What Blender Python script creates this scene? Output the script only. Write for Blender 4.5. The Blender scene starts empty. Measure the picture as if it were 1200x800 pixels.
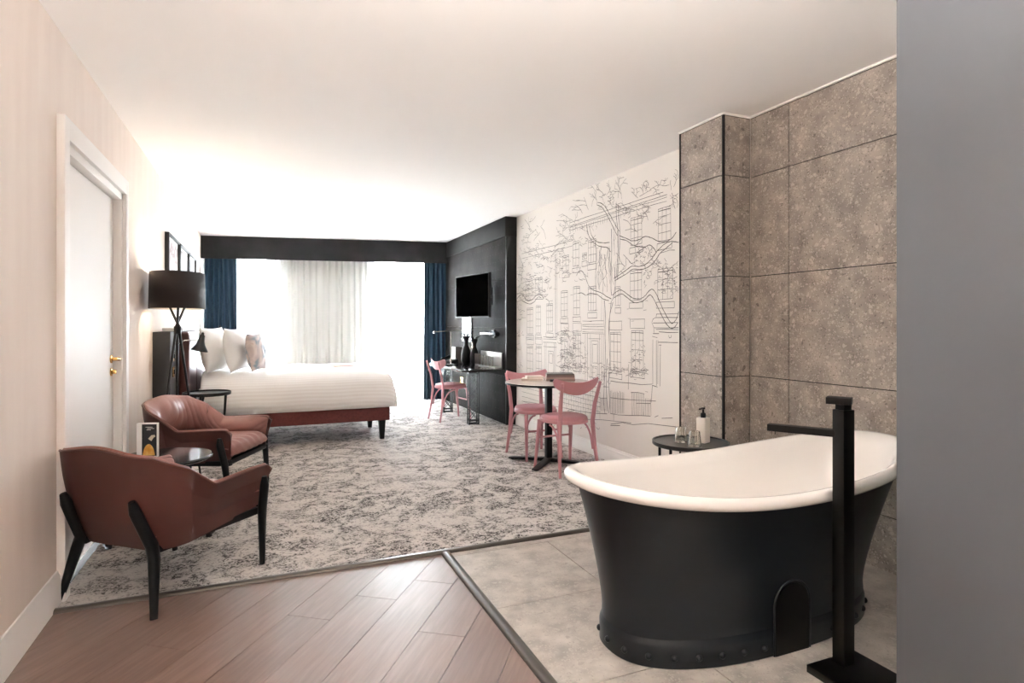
import bpy, bmesh, math, random
from mathutils import Vector, Matrix
R = math.radians
SC = bpy.context.scene
COL = SC.collection

# ------------------------------------------------------------------ camera, world, light, exposure
FPX, HOR, EYE = 697.0, 380.0, 1.28            # focal length in px of a 1200 px wide frame, horizon row, eye height
YAW = math.atan(293.0 / FPX)
cam_d = bpy.data.cameras.new('camera'); cam = bpy.data.objects.new('camera', cam_d); COL.objects.link(cam)
cam_d.sensor_width = 36.0; cam_d.lens = FPX / 1200 * 36.0
cam_d.shift_y = -(400 - HOR) / 1200.0
cam_d.clip_start = 0.05
cam.location = (0, 0, EYE); cam.rotation_euler = (R(90), 0, -YAW)
SC.camera = cam

W = bpy.data.worlds.new('world'); SC.world = W; W.use_nodes = True
bg = W.node_tree.nodes['Background']
bg.inputs[0].default_value = (0.83, 0.915, 1.0, 1); bg.inputs[1].default_value = 46.0
vs = SC.view_settings
vs.view_transform = 'Standard'; vs.look = 'None'; vs.gamma = 1.0; vs.use_curve_mapping = False
vs.exposure = 2.2
SC.cycles.max_bounces = 14; SC.cycles.diffuse_bounces = 8; SC.cycles.transparent_max_bounces = 16
SC.cycles.sample_clamp_indirect = 12.0

# back wall frame: s runs along the wall from the left corner, off goes outwards (away from the room)
XL, XR, HC = -0.87, 3.0, 2.65
BA = math.atan2(-0.75, 3.86)
BE = Vector((math.cos(BA), math.sin(BA), 0)); BN = Vector((-math.sin(BA), math.cos(BA), 0))
BP = Vector((XL, 10.3, 0))
def bw(s, off, z): return BP + BE * s + BN * off + Vector((0, 0, z))
WOFF = 0.42
WINDOWS = [(0.30, 0.93), (2.60, 3.62)]        # two tall windows: s from, s to
for s0, s1 in WINDOWS:                        # sampling portals in the two window openings
    ld = bpy.data.lights.new('window_portal', 'AREA'); ld.shape = 'RECTANGLE'
    ld.size = s1 - s0; ld.size_y = 2.35; ld.cycles.is_portal = True
    lo = bpy.data.objects.new('window_portal', ld); COL.objects.link(lo)
    lo.location = bw((s0 + s1) / 2, WOFF + 0.16, 1.2)
    lo.rotation_euler = (-BN).to_track_quat('-Z', 'Z').to_euler()

# ------------------------------------------------------------------ materials
def lin(c):
    out = []
    for v in c:
        v /= 255.0
        out.append(v / 12.92 if v <= 0.04045 else ((v + 0.055) / 1.055) ** 2.4)
    return tuple(out) + (1.0,)
MATS = {}
def newmat(name):
    m = bpy.data.materials.new(name); m.use_nodes = True
    return m, m.node_tree.nodes, m.node_tree.links, m.node_tree.nodes['Principled BSDF']
def mat(name, c, rough=0.5, metal=0.0, c2=None, scale=8.0, detail=4.0, bump=0.0, bscale=None, stretch=(1, 1, 1), spec=0.5, lo=0.35, hi=0.65, coat=0.0):
    if name in MATS: return MATS[name]
    m, n, l, p = newmat(name)
    p.inputs['Base Color'].default_value = lin(c); p.inputs['Roughness'].default_value = rough
    p.inputs['Metallic'].default_value = metal; p.inputs['Specular IOR Level'].default_value = spec
    p.inputs['Coat Weight'].default_value = coat
    if c2 is not None or bump:
        tc = n.new('ShaderNodeTexCoord'); mp = n.new('ShaderNodeMapping'); mp.inputs['Scale'].default_value = stretch
        l.new(tc.outputs['Object'], mp.inputs['Vector'])
        if c2 is not None:
            no = n.new('ShaderNodeTexNoise'); no.inputs['Scale'].default_value = scale; no.inputs['Detail'].default_value = detail
            l.new(mp.outputs[0], no.inputs['Vector'])
            rp = n.new('ShaderNodeValToRGB'); rp.color_ramp.elements[0].position = lo; rp.color_ramp.elements[1].position = hi
            rp.color_ramp.elements[0].color = lin(c); rp.color_ramp.elements[1].color = lin(c2)
            l.new(no.outputs['Fac'], rp.inputs[0]); l.new(rp.outputs[0], p.inputs['Base Color'])
        if bump:
            nb = n.new('ShaderNodeTexNoise'); nb.inputs['Scale'].default_value = bscale or scale * 6; nb.inputs['Detail'].default_value = 3
            l.new(mp.outputs[0], nb.inputs['Vector'])
            bp = n.new('ShaderNodeBump'); bp.inputs['Strength'].default_value = bump; bp.inputs['Distance'].default_value = 0.01
            l.new(nb.outputs['Fac'], bp.inputs['Height']); l.new(bp.outputs[0], p.inputs['Normal'])
    MATS[name] = m
    return m

M_CEIL = mat('ceiling_paint', (252, 250, 247), 0.9)
M_WALL = mat('beige_wallpaper', (236, 223, 213), 0.85, c2=(231, 217, 207), scale=3.0, stretch=(3, 3, .5), detail=6, bump=0.05, bscale=60)
M_WHITE = mat('white_gloss_paint', (244, 240, 236), 0.5)
M_MURALP = mat('mural_paper', (243, 238, 232), 0.8)
M_INK = mat('mural_ink', (88, 82, 80), 0.85)
M_INKL = mat('mural_ink_pale', (132, 125, 121), 0.85)
M_GREYP = mat('grey_partition_paint', (95, 98, 103), 0.5, bump=0.03, bscale=150)
M_DARKP = mat('dark_plaster', (24, 22, 22), 0.7, spec=.3, c2=(38, 35, 35), scale=4, detail=8, bump=0.06, bscale=30)
M_PANEL = mat('dark_wall_board', (32, 29, 28), 0.75, spec=0.12, c2=(46, 42, 40), scale=5, detail=8, bump=0.05, bscale=40)
M_BLACK = mat('black_metal', (11, 11, 12), 0.4, spec=0.4)
M_BLACKWOOD = mat('black_stained_wood', (7, 9, 11), 0.45, spec=.3)
M_MATTB = mat('matt_black_tap', (5, 5, 5), 0.38, spec=0.35)
M_BRASS = mat('brass', (205, 160, 90), 0.25, metal=1.0)
M_CHROME = mat('chrome', (210, 208, 205), 0.15, metal=1.0)
M_STRIP = mat('bronze_strip', (92, 86, 80), 0.38, metal=0.55)
M_PINK = mat('pink_lacquer', (198, 140, 147), 0.4)
M_PINKPAD = mat('pink_vinyl', (196, 136, 143), 0.5)
M_CURT = mat('blue_velvet', (34, 62, 82), 0.85, c2=(26, 50, 68), scale=3, stretch=(6, 6, .4))
M_BEDRED = mat('red_brown_weave', (112, 54, 50), 0.75, c2=(98, 46, 43), scale=40)
M_LINEN = mat('white_linen', (250, 249, 247), 0.8, bump=0.1, bscale=9)
M_BATHOUT = mat('bath_anthracite', (23, 27, 32), 0.38, spec=0.4)
M_ENAMEL = mat('white_enamel', (248, 245, 242), 0.12)
M_SCREEN = mat('screen_black', (2, 2, 2), 0.3, spec=0.0)
M_SHADE = mat('lamp_shade_brown', (40, 31, 30), 0.7)
M_SHADEIN = mat('lamp_shade_lining', (236, 226, 210), 0.7)
M_HB = mat('headboard_dark', (30, 30, 33), 0.6, c2=(38, 38, 41), scale=6)
M_CREAM = mat('cream_plastic', (246, 238, 230), 0.35)
M_TTOP = mat('pale_stone_top', (238, 230, 224), 0.12)
M_GREYM = mat('brushed_grey_metal', (128, 122, 116), 0.35, metal=0.7)
M_PAPER = mat('paper', (238, 232, 226), 0.6)
M_GROUT = mat('grout_dark', (44, 40, 38), 0.9)
M_MIRROR = mat('mirror_glass', (235, 235, 232), 0.03, metal=1.0)
M_FRAME = mat('frame_black', (24, 22, 22), 0.4)
M_MARBLEB = mat('black_marble', (30, 29, 31), 0.12, c2=(52, 49, 50), scale=6, detail=9, lo=.45, hi=.8)

def leather(name, a, b, rough):
    m, n, l, p = newmat(name)
    tc = n.new('ShaderNodeTexCoord')
    no = n.new('ShaderNodeTexNoise'); no.inputs['Scale'].default_value = 5; no.inputs['Detail'].default_value = 6
    l.new(tc.outputs['Object'], no.inputs['Vector'])
    rp = n.new('ShaderNodeValToRGB'); rp.color_ramp.elements[0].position = .3; rp.color_ramp.elements[1].position = .7
    rp.color_ramp.elements[0].color = lin(a); rp.color_ramp.elements[1].color = lin(b)
    l.new(no.outputs['Fac'], rp.inputs[0]); l.new(rp.outputs[0], p.inputs['Base Color'])
    vo = n.new('ShaderNodeTexVoronoi'); vo.inputs['Scale'].default_value = 260
    l.new(tc.outputs['Object'], vo.inputs['Vector'])
    bp = n.new('ShaderNodeBump'); bp.inputs['Strength'].default_value = .12; bp.inputs['Distance'].default_value = .002
    l.new(vo.outputs['Distance'], bp.inputs['Height']); l.new(bp.outputs[0], p.inputs['Normal'])
    p.inputs['Roughness'].default_value = rough
    return m
M_LEATH = leather('chestnut_leather', (72, 40, 35), (85, 48, 42), .42)
M_LEATHIN = leather('creased_leather', (140, 95, 87), (152, 107, 98), .46)
M_PIPING = mat('leather_piping', (98, 60, 52), .4)

def glassmat(name, tint=(255, 255, 255), real=False):
    m, n, l, p = newmat(name); n.remove(p); out = n['Material Output']
    if real:
        g = n.new('ShaderNodeBsdfGlass'); g.inputs['Roughness'].default_value = 0.0; g.inputs['IOR'].default_value = 1.46
        g.inputs['Color'].default_value = lin(tint); l.new(g.outputs[0], out.inputs[0]); return m
    t = n.new('ShaderNodeBsdfTransparent'); t.inputs[0].default_value = lin(tint)
    g = n.new('ShaderNodeBsdfGlossy'); g.inputs['Roughness'].default_value = 0.02
    f = n.new('ShaderNodeFresnel'); f.inputs[0].default_value = 1.45
    mx = n.new('ShaderNodeMixShader'); l.new(f.outputs[0], mx.inputs[0]); l.new(t.outputs[0], mx.inputs[1]); l.new(g.outputs[0], mx.inputs[2])
    l.new(mx.outputs[0], out.inputs[0]); return m
M_PANE = glassmat('window_glass')
M_TUMBLER = glassmat('tumbler_glass', (250, 250, 248), real=True)

def sheermat():
    m, n, l, p = newmat('sheer_voile'); n.remove(p); out = n['Material Output']
    tr = n.new('ShaderNodeBsdfTransparent'); tr.inputs[0].default_value = (1, 1, 1, 1)
    tl = n.new('ShaderNodeBsdfTranslucent'); tl.inputs[0].default_value = lin((247, 246, 243))
    df = n.new('ShaderNodeBsdfDiffuse'); df.inputs[0].default_value = lin((242, 241, 238))
    a = n.new('ShaderNodeMixShader'); a.inputs[0].default_value = .45
    l.new(tl.outputs[0], a.inputs[1]); l.new(df.outputs[0], a.inputs[2])
    b = n.new('ShaderNodeMixShader'); b.inputs[0].default_value = .62
    l.new(tr.outputs[0], b.inputs[1]); l.new(a.outputs[0], b.inputs[2]); l.new(b.outputs[0], out.inputs[0])
    return m
M_SHEER = sheermat()

def stonemat(name, base, light, dark, rough):
    """grey conglomerate stone: mottled ground with light and dark pebble fragments"""
    m, n, l, p = newmat(name)
    tc = n.new('ShaderNodeTexCoord'); geo = n.new('ShaderNodeNewGeometry')
    def noise(s, d=4):
        q = n.new('ShaderNodeTexNoise'); q.inputs['Scale'].default_value = s; q.inputs['Detail'].default_value = d
        l.new(geo.outputs['Position'], q.inputs['Vector']); return q
    def ramp(src, p0, c0, p1, c1):
        r = n.new('ShaderNodeValToRGB'); r.color_ramp.elements[0].position = p0; r.color_ramp.elements[1].position = p1
        r.color_ramp.elements[0].color = c0; r.color_ramp.elements[1].color = c1; l.new(src, r.inputs[0]); return r
    g = ramp(noise(9, 8).outputs['Fac'], .3, lin([v * .86 for v in base]), .7, lin([min(255, v * 1.12) for v in base]))
    dist = noise(14, 3)
    mixv = n.new('ShaderNodeMix'); mixv.data_type = 'VECTOR'; mixv.inputs['Factor'].default_value = .06
    l.new(geo.outputs['Position'], mixv.inputs[4]); l.new(dist.outputs['Color'], mixv.inputs[5])
    def frag(scale, thr, colr, prev, rnd):
        v = n.new('ShaderNodeTexVoronoi'); v.inputs['Scale'].default_value = scale; v.inputs['Randomness'].default_value = 1
        l.new(mixv.outputs[1], v.inputs['Vector'])
        sx = n.new('ShaderNodeSeparateColor'); l.new(v.outputs['Color'], sx.inputs[0])
        pick = n.new('ShaderNodeMath'); pick.operation = 'GREATER_THAN'; pick.inputs[1].default_value = rnd; l.new(sx.outputs[0], pick.inputs[0])
        ins = n.new('ShaderNodeMath'); ins.operation = 'LESS_THAN'; ins.inputs[1].default_value = thr; l.new(v.outputs['Distance'], ins.inputs[0])
        mu = n.new('ShaderNodeMath'); mu.operation = 'MULTIPLY'; l.new(pick.outputs[0], mu.inputs[0]); l.new(ins.outputs[0], mu.inputs[1])
        m2 = n.new('ShaderNodeMath'); m2.operation = 'MULTIPLY'; m2.inputs[1].default_value = .62; l.new(mu.outputs[0], m2.inputs[0])
        mx = n.new('ShaderNodeMix'); mx.data_type = 'RGBA'; l.new(m2.outputs[0], mx.inputs['Factor'])
        l.new(prev, mx.inputs[6]); mx.inputs[7].default_value = lin(colr); return mx.outputs[2]
    c = frag(38, .40, light, g.outputs[0], .76)
    c = frag(27, .34, dark, c, .90)
    c = frag(95, .4, light, c, .60)
    c = frag(110, .35, dark, c, .74)
    l.new(c, p.inputs['Base Color']); p.inputs['Roughness'].default_value = rough
    return m
M_STONE = stonemat('wall_stone', (162, 152, 143), (206, 196, 186), (88, 80, 75), .42)
M_FSTONE = stonemat('floor_stone', (182, 175, 168), (196, 189, 182), (160, 152, 145), .34)

def woodmat():
    m, n, l, p = newmat('oak_plank')
    tc = n.new('ShaderNodeTexCoord'); mp = n.new('ShaderNodeMapping'); mp.inputs['Scale'].default_value = (1.2, 14, 14)
    l.new(tc.outputs['Object'], mp.inputs['Vector'])
    no = n.new('ShaderNodeTexNoise'); no.inputs['Scale'].default_value = 3; no.inputs['Detail'].default_value = 8; no.inputs['Distortion'].default_value = .6
    l.new(mp.outputs[0], no.inputs['Vector'])
    rp = n.new('ShaderNodeValToRGB'); rp.color_ramp.elements[0].position = .2; rp.color_ramp.elements[1].position = .8
    rp.color_ramp.elements[0].color = lin((108, 86, 77)); rp.color_ramp.elements[1].color = lin((140, 115, 105))
    l.new(no.outputs['Fac'], rp.inputs[0])
    oi = n.new('ShaderNodeObjectInfo'); hs = n.new('ShaderNodeHueSaturation')
    mr = n.new('ShaderNodeMapRange'); mr.inputs[3].default_value = .9; mr.inputs[4].default_value = 1.08
    l.new(oi.outputs['Random'], mr.inputs[0]); l.new(mr.outputs[0], hs.inputs['Value']); l.new(rp.outputs[0], hs.inputs['Color'])
    l.new(hs.outputs[0], p.inputs['Base Color'])
    bp = n.new('ShaderNodeBump'); bp.inputs['Strength'].default_value = .05; bp.inputs['Distance'].default_value = .005
    l.new(no.outputs['Fac'], bp.inputs['Height']); l.new(bp.outputs[0], p.inputs['Normal'])
    p.inputs['Roughness'].default_value = .40; p.inputs['Specular IOR Level'].default_value = 1.0
    return m
M_WOOD = woodmat()

def carpetmat():
    m, n, l, p = newmat('distressed_floral_carpet')
    geo = n.new('ShaderNodeNewGeometry')
    def noise(s, d=4, dist=0, rough=.5):
        q = n.new('ShaderNodeTexNoise'); q.inputs['Scale'].default_value = s; q.inputs['Detail'].default_value = d
        q.inputs['Distortion'].default_value = dist; q.inputs['Roughness'].default_value = rough
        l.new(geo.outputs['Position'], q.inputs['Vector']); return q.outputs['Fac']
    def mr(src, a, b, c=0., d=1.):
        q = n.new('ShaderNodeMapRange'); q.interpolation_type = 'SMOOTHSTEP'
        for i, v in enumerate((a, b, c, d)): q.inputs[i + 1].default_value = v
        l.new(src, q.inputs[0]); return q.outputs[0]
    def mul(a, b, op='MULTIPLY'):
        q = n.new('ShaderNodeMath'); q.operation = op
        for i, v in enumerate((a, b)):
            if isinstance(v, float): q.inputs[i].default_value = v
            else: l.new(v, q.inputs[i])
        q.use_clamp = True
        return q.outputs[0]
    blot = mr(noise(6.5, 3, .9), .42, .62)                        # flower-head sized blots
    curl = mr(noise(17, 2, 3.2), .49, .60)                        # curling leaves
    fine = mr(noise(48, 3, 1.2, .6), .45, .57)                    # worn pile breaking them up
    speck = mr(noise(110, 3, .3, .7), .40, .60)
    fade = mr(noise(1.3, 2), .3, .65, .5, 1.)
    a = mul(mul(blot, fine), .85); b = mul(mul(curl, mr(noise(34, 3), .42, .58)), .65)
    t = mul(mul(mul(a, b, 'ADD'), fade), mr(speck, 0., 1., .55, 1.))
    t = mul(t, mul(blot, .10), 'ADD')
    t = mul(t, mul(speck, .09), 'ADD')
    rp = n.new('ShaderNodeValToRGB'); e = rp.color_ramp.elements
    e[0].position = 0; e[0].color = lin((208, 201, 196)); e[1].position = .72; e[1].color = lin((64, 60, 58))
    l.new(t, rp.inputs[0]); l.new(rp.outputs[0], p.inputs['Base Color'])
    bp = n.new('ShaderNodeBump'); bp.inputs['Strength'].default_value = .4; bp.inputs['Distance'].default_value = .004
    l.new(noise(420, 2), bp.inputs['Height']); l.new(bp.outputs[0], p.inputs['Normal'])
    p.inputs['Roughness'].default_value = .95; p.inputs['Specular IOR Level'].default_value = .1
    return m
M_CARPET = carpetmat()

def duvetmat():
    m, n, l, p = newmat('striped_sateen')
    tc = n.new('ShaderNodeTexCoord'); sp = n.new('ShaderNodeSeparateXYZ'); l.new(tc.outputs['Object'], sp.inputs[0])
    ad = n.new('ShaderNodeMath'); ad.operation = 'ADD'; l.new(sp.outputs[1], ad.inputs[0]); l.new(sp.outputs[2], ad.inputs[1])
    mu = n.new('ShaderNodeMath'); mu.operation = 'MULTIPLY'; mu.inputs[1].default_value = 150; l.new(ad.outputs[0], mu.inputs[0])
    si = n.new('ShaderNodeMath'); si.operation = 'SINE'; l.new(mu.outputs[0], si.inputs[0])
    rp = n.new('ShaderNodeMapRange'); rp.inputs[1].default_value = -.4; rp.inputs[2].default_value = .4; l.new(si.outputs[0], rp.inputs[0])
    mx = n.new('ShaderNodeMix'); mx.data_type = 'RGBA'; l.new(rp.outputs[0], mx.inputs['Factor'])
    mx.inputs[6].default_value = lin((251, 250, 249)); mx.inputs[7].default_value = lin((244, 242, 240))
    l.new(mx.outputs[2], p.inputs['Base Color'])
    rr = n.new('ShaderNodeMapRange'); rr.inputs[3].default_value = .45; rr.inputs[4].default_value = .8; l.new(rp.outputs[0], rr.inputs[0]); l.new(rr.outputs[0], p.inputs['Roughness'])
    return m
M_DUVET = duvetmat()

def artmat(name, cols, scale=3.0):
    m, n, l, p = newmat(name)
    tc = n.new('ShaderNodeTexCoord'); no = n.new('ShaderNodeTexNoise'); no.inputs['Scale'].default_value = scale; no.inputs['Detail'].default_value = 2; no.inputs['Distortion'].default_value = 1.2
    l.new(tc.outputs['Object'], no.inputs['Vector'])
    rp = n.new('ShaderNodeValToRGB'); rp.color_ramp.interpolation = 'EASE'
    el = rp.color_ramp.elements
    while len(el) < len(cols): el.new(.5)
    for i, c in enumerate(cols): el[i].position = .28 + .44 * i / (len(cols) - 1); el[i].color = lin(c)
    l.new(no.outputs['Fac'], rp.inputs[0]); l.new(rp.outputs[0], p.inputs['Base Color']); p.inputs['Roughness'].default_value = .6
    return m

# ------------------------------------------------------------------ mesh helpers
class MB:
    def __init__(s): s.v = []; s.f = []
    def add(s, vs, fs):
        o = len(s.v); s.v += [tuple(v) for v in vs]; s.f += [tuple(i + o for i in f) for f in fs]; return s
    def box(s, c, d, rot=None):
        hx, hy, hz = d[0] / 2, d[1] / 2, d[2] / 2
        vs = [Vector((x, y, z)) for x in (-hx, hx) for y in (-hy, hy) for z in (-hz, hz)]
        if rot is not None: vs = [rot @ v for v in vs]
        c = Vector(c)
        return s.add([v + c for v in vs], [(0, 1, 3, 2), (4, 6, 7, 5), (0, 4, 5, 1), (2, 3, 7, 6), (0, 2, 6, 4), (1, 5, 7, 3)])
    def bx(s, x0, x1, y0, y1, z0, z1): return s.box(((x0 + x1) / 2, (y0 + y1) / 2, (z0 + z1) / 2), (abs(x1 - x0), abs(y1 - y0), abs(z1 - z0)))
    def bar(s, a, b, w, h, up=(0, 0, 1)):
        a, b = Vector(a), Vector(b); d = b - a; L = d.length; d.normalize(); up = Vector(up)
        x = d.cross(up)
        if x.length < 1e-4: x = d.cross(Vector((1, 0, 0)))
        x.normalize(); y = x.cross(d)
        rot = Matrix((x, d, y)).transposed()
        return s.box((a + b) / 2, (w, L, h), rot)
    def loft(s, rings, closed=True, caps=(True, True)):
        n = len(rings[0]); o = len(s.v)
        for r in rings: s.v += [tuple(p) for p in r]
        m = n if closed else n - 1
        for i in range(len(rings) - 1):
            for j in range(m):
                k = (j + 1) % n
                s.f.append((o + i * n + j, o + i * n + k, o + (i + 1) * n + k, o + (i + 1) * n + j))
        if closed and caps[0]: s.f.append(tuple(o + j for j in reversed(range(n))))
        if closed and caps[1]: s.f.append(tuple(o + (len(rings) - 1) * n + j for j in range(n)))
        return s
    def tube(s, pts, r, n=10, sq=1.0, caps=True, ref=None, closed=False):
        pts = [Vector(p) for p in pts]; N = len(pts)
        rr = r if isinstance(r, (list, tuple)) else [r] * N
        rings = []; prev = Vector(ref) if ref else None
        for i, p in enumerate(pts):
            if closed: t = pts[(i + 1) % N] - pts[i - 1]
            else: t = pts[min(i + 1, N - 1)] - pts[max(i - 1, 0)]
            t.normalize()
            if prev is None: prev = Vector((0, 0, 1)) if abs(t.z) < .9 else Vector((1, 0, 0))
            u = prev - t * prev.dot(t); u.normalize(); prev = u.copy(); w = t.cross(u)
            rings.append([p + (u * math.cos(a) + w * math.sin(a) * sq) * rr[i] for a in [2 * math.pi * k / n for k in range(n)]])
        if closed: rings.append(rings[0]); return s.loft(rings, caps=(False, False))
        return s.loft(rings, caps=(caps, caps))
    def lathe(s, prof, n=32, c=(0, 0, 0), sx=1.0, sy=1.0, caps=(False, False)):
        c = Vector(c)
        return s.loft([[c + Vector((r * sx * math.cos(2 * math.pi * k / n), r * sy * math.sin(2 * math.pi * k / n), z)) for k in range(n)] for r, z in prof], caps=caps)
    def grid(s, fn, nu, nv):
        o = len(s.v)
        for i in range(nu + 1):
            for j in range(nv + 1): s.v.append(tuple(fn(i / nu, j / nv)))
        for i in range(nu):
            for j in range(nv):
                a = o + i * (nv + 1) + j; s.f.append((a, a + nv + 1, a + nv + 2, a + 1))
        return s
    def poly(s, pts, z0, z1):
        n = len(pts)
        return s.loft([[(x, y, z0) for x, y in pts], [(x, y, z1) for x, y in pts]])
    def mesh(s, name, bevel=0, seg=2, smooth=None, weld=0):
        me = bpy.data.meshes.new(name); me.from_pydata(s.v, [], s.f)
        bm = bmesh.new(); bm.from_mesh(me)
        if weld: bmesh.ops.remove_doubles(bm, verts=bm.verts, dist=weld)
        bmesh.ops.recalc_face_normals(bm, faces=bm.faces)
        if bevel: bmesh.ops.bevel(bm, geom=list(bm.edges), offset=bevel, segments=seg, profile=.6, affect='EDGES', clamp_overlap=True)
        bm.to_mesh(me); bm.free()
        if smooth is None: smooth = 40
        if smooth:
            me.polygons.foreach_set('use_smooth', [True] * len(me.polygons)); me.set_sharp_from_angle(angle=R(smooth))
        return me
    def build(s, name, material, parent=None, bevel=0, seg=2, smooth=None, weld=0, label=None):
        me = s.mesh(name, bevel, seg, smooth, weld); me.materials.append(material)
        return link(name, me, parent, label)
def link(name, me, parent=None, label=None):
    o = bpy.data.objects.new(name, me); COL.objects.link(o)
    if parent is not None: o.parent = parent
    if label: o['label'] = label
    return o
def thing(name, label, cat, loc=(0, 0, 0), rz=0.0, group=None):
    o = bpy.data.objects.new(name, None); COL.objects.link(o)
    o.empty_display_size = .1; o.location = loc; o.rotation_euler = (0, 0, rz)
    o['label'] = label; o['category'] = cat
    if group: o['group'] = group
    return o
def tag(o, label, cat, group=None):
    o['label'] = label; o['category'] = cat
    if group: o['group'] = group
    return o
def struct(o, label, cat):
    o['kind'] = 'structure'; o['label'] = label; o['category'] = cat; return o
def dup(root, loc, rz, label, group=None):
    r = root.copy(); COL.objects.link(r); r.location = loc; r.rotation_euler = (0, 0, rz); r['label'] = label
    if group: r['group'] = group
    for ch in list(root.children):
        c = ch.copy(); COL.objects.link(c); c.parent = r
        for g in list(ch.children):
            d = g.copy(); COL.objects.link(d); d.parent = c
    return r
def sstep(a, b, x):
    t = max(0., min(1., (x - a) / (b - a))); return t * t * (3 - 2 * t)
def lerp(a, b, t): return a + (b - a) * t
def solidify(o, t, off=-1):
    md = o.modifiers.new('solidify', 'SOLIDIFY'); md.thickness = t; md.offset = off

# ------------------------------------------------------------------ the room shell
YB = -1.6                                     # wall behind the camera
fl = MB().bx(XL - .1, XR + .1, YB - .1, 11.2, -.12, -.012).build('floor', M_GROUT, smooth=0)
struct(fl, 'floor of the long hotel room, oak boards, stone tiles and grey carpet', 'floor')
YE = 3.225; XS = 0.945                        # carpet edge and wood/tile edge
carp = MB().poly([(XL, YE), (XR, YE), (XR, 9.95), (XL, 10.72)], -.012, .004).build('carpet', M_CARPET, fl, smooth=0, label='grey distressed floral pattern fitted carpet')

def clip(poly, nx, ny, c):                    # keep nx*x+ny*y <= c
    out = []
    for i in range(len(poly)):
        a, b = poly[i - 1], poly[i]; da = nx * a[0] + ny * a[1] - c; db = nx * b[0] + ny * b[1] - c
        if (da <= 0) != (db <= 0):
            t = da / (da - db); out.append((a[0] + (b[0] - a[0]) * t, a[1] + (b[1] - a[1]) * t))
        if db <= 0: out.append(b)
    return out
PA = R(54.5); PD = (math.cos(PA), math.sin(PA)); PN = (math.sin(PA), -math.cos(PA))
PW, PL, g = .2045, 1.30, .0012
known = {-1: 2.58, 0: 2.80, 1: 2.335, -2: 2.34, 2: 1.75, 3: 2.9}
rnd = random.Random(4)
for k in range(-14, 18):
    n0 = -.9276 + (k - 1) * PW                # lower offset of this row
    e0 = known.get(k, rnd.uniform(0, PL))
    for j in range(-5, 6):
        a0, a1 = e0 + j * PL + g, e0 + (j + 1) * PL - g
        b0, b1 = n0 + g, n0 + PW - g
        q = [(PD[0] * a + PN[0] * b, PD[1] * a + PN[1] * b) for a, b in ((a0, b0), (a1, b0), (a1, b1), (a0, b1))]
        for nx, ny, c in ((-1, 0, -XL), (1, 0, XS), (0, -1, -YB), (0, 1, YE)):
            if q: q = clip(q, nx, ny, c)
        if len(q) < 3: continue
        cx = sum(p[0] for p in q) / len(q); cy = sum(p[1] for p in q) / len(q)
        ca, sa = math.cos(-PA), math.sin(-PA)
        loc = [((x - cx) * ca - (y - cy) * sa, (x - cx) * sa + (y - cy) * ca) for x, y in q]
        area = abs(sum(loc[i - 1][0] * loc[i][1] - loc[i][0] * loc[i - 1][1] for i in range(len(loc)))) / 2
        if area < .0004: continue
        me = MB().poly(loc, -.012, 0.0).mesh('plank', smooth=0); me.materials.append(M_WOOD)
        o = link('plank', me, fl); o.location = (cx, cy, 0); o.rotation_euler = (0, 0, PA)

def ftile(x0, x1, y0, y1):
    x0, x1, y0, y1 = max(x0, XS), min(x1, XR), max(y0, YB), min(y1, YE)
    if x1 - x0 < .01 or y1 - y0 < .01: return
    MB().bx(x0 + .002, x1 - .002, y0 + .002, y1 - .002, -.012, 0).build('floor_tile', M_FSTONE, fl, smooth=0)
for r in range(-1, 7):
    y1 = 3.152 - (r - 0) * .655; off = 1.552 if r % 2 == 0 else 2.207
    for k in range(-2, 3): ftile(off + (k - 1) * 1.31, off + k * 1.31, y1 - .655, y1)

def strip(name, a, b, w, label):
    a, b = Vector(a), Vector(b); d = (b - a).normalized(); nrm = Vector((-d.y, d.x, 0))
    prof = [(-w / 2, .0), (-w / 2 * .9, .008), (-w * .3, .014), (0, .016), (w * .3, .014), (w / 2 * .9, .008), (w / 2, 0)]
    m = MB().loft([[p + nrm * q + Vector((0, 0, z)) for q, z in prof] for p in (a, b)])
    return struct(m.build(name, M_STRIP, smooth=60), label, 'threshold strip')
strip('trim_1', (XL + .02, YE, 0), (XR, YE, 0), .046, 'bronze metal strip along the front edge of the carpet')
strip('trim_2', (XS, YE - .02, 0), (XS, YB, 0), .052, 'bronze metal strip between oak boards and stone floor tiles')

ceil = MB().bx(XL - .1, XR + .1, YB - .1, 11.2, HC, HC + .1).build('ceiling', M_CEIL, smooth=0)
struct(ceil, 'plain white ceiling over the whole room', 'ceiling')

# left wall with door opening
DY0, DY1, DZ = 3.40, 4.68, 2.15
wl = MB()
wl.bx(XL - .1, XL, YB - .1, DY0, 0, HC); wl.bx(XL - .1, XL, DY1, 11.2, 0, HC); wl.bx(XL - .1, XL, DY0, DY1, DZ, HC)
struct(wl.build('wall_left', M_WALL, smooth=0), 'beige textured wallpaper wall with white door', 'wall')
dr = thing('door_1', 'tall flush white door with brass lever in the beige wall', 'door', (XL, (DY0 + DY1) / 2, 0)); dr['kind'] = 'structure'
hy = (DY1 - DY0) / 2
MB().bx(-.075, -.035, -hy + .025, hy - .045, .008, DZ - .05).build('door_leaf', M_WHITE, dr, bevel=.002)
for y0, y1 in ((-hy, -hy + .02), (hy - .04, hy)): MB().bx(-.1, .012, y0, y1, 0, DZ).build('jamb', M_WHITE, dr, bevel=.002)
MB().bx(-.1, .012, -hy, hy, DZ - .045, DZ).build('head_jamb', M_WHITE, dr, bevel=.002)
MB().bx(-.1, -.08, -hy, hy, 0, DZ).build('door_backing', M_WHITE, dr, smooth=0)
for y0, y1 in ((-hy - .075, -hy + .004), (hy - .004, hy + .07)): MB().bx(0, .034, y0, y1, 0, DZ + .10).build('casing', M_WHITE, dr, bevel=.004)
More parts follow.
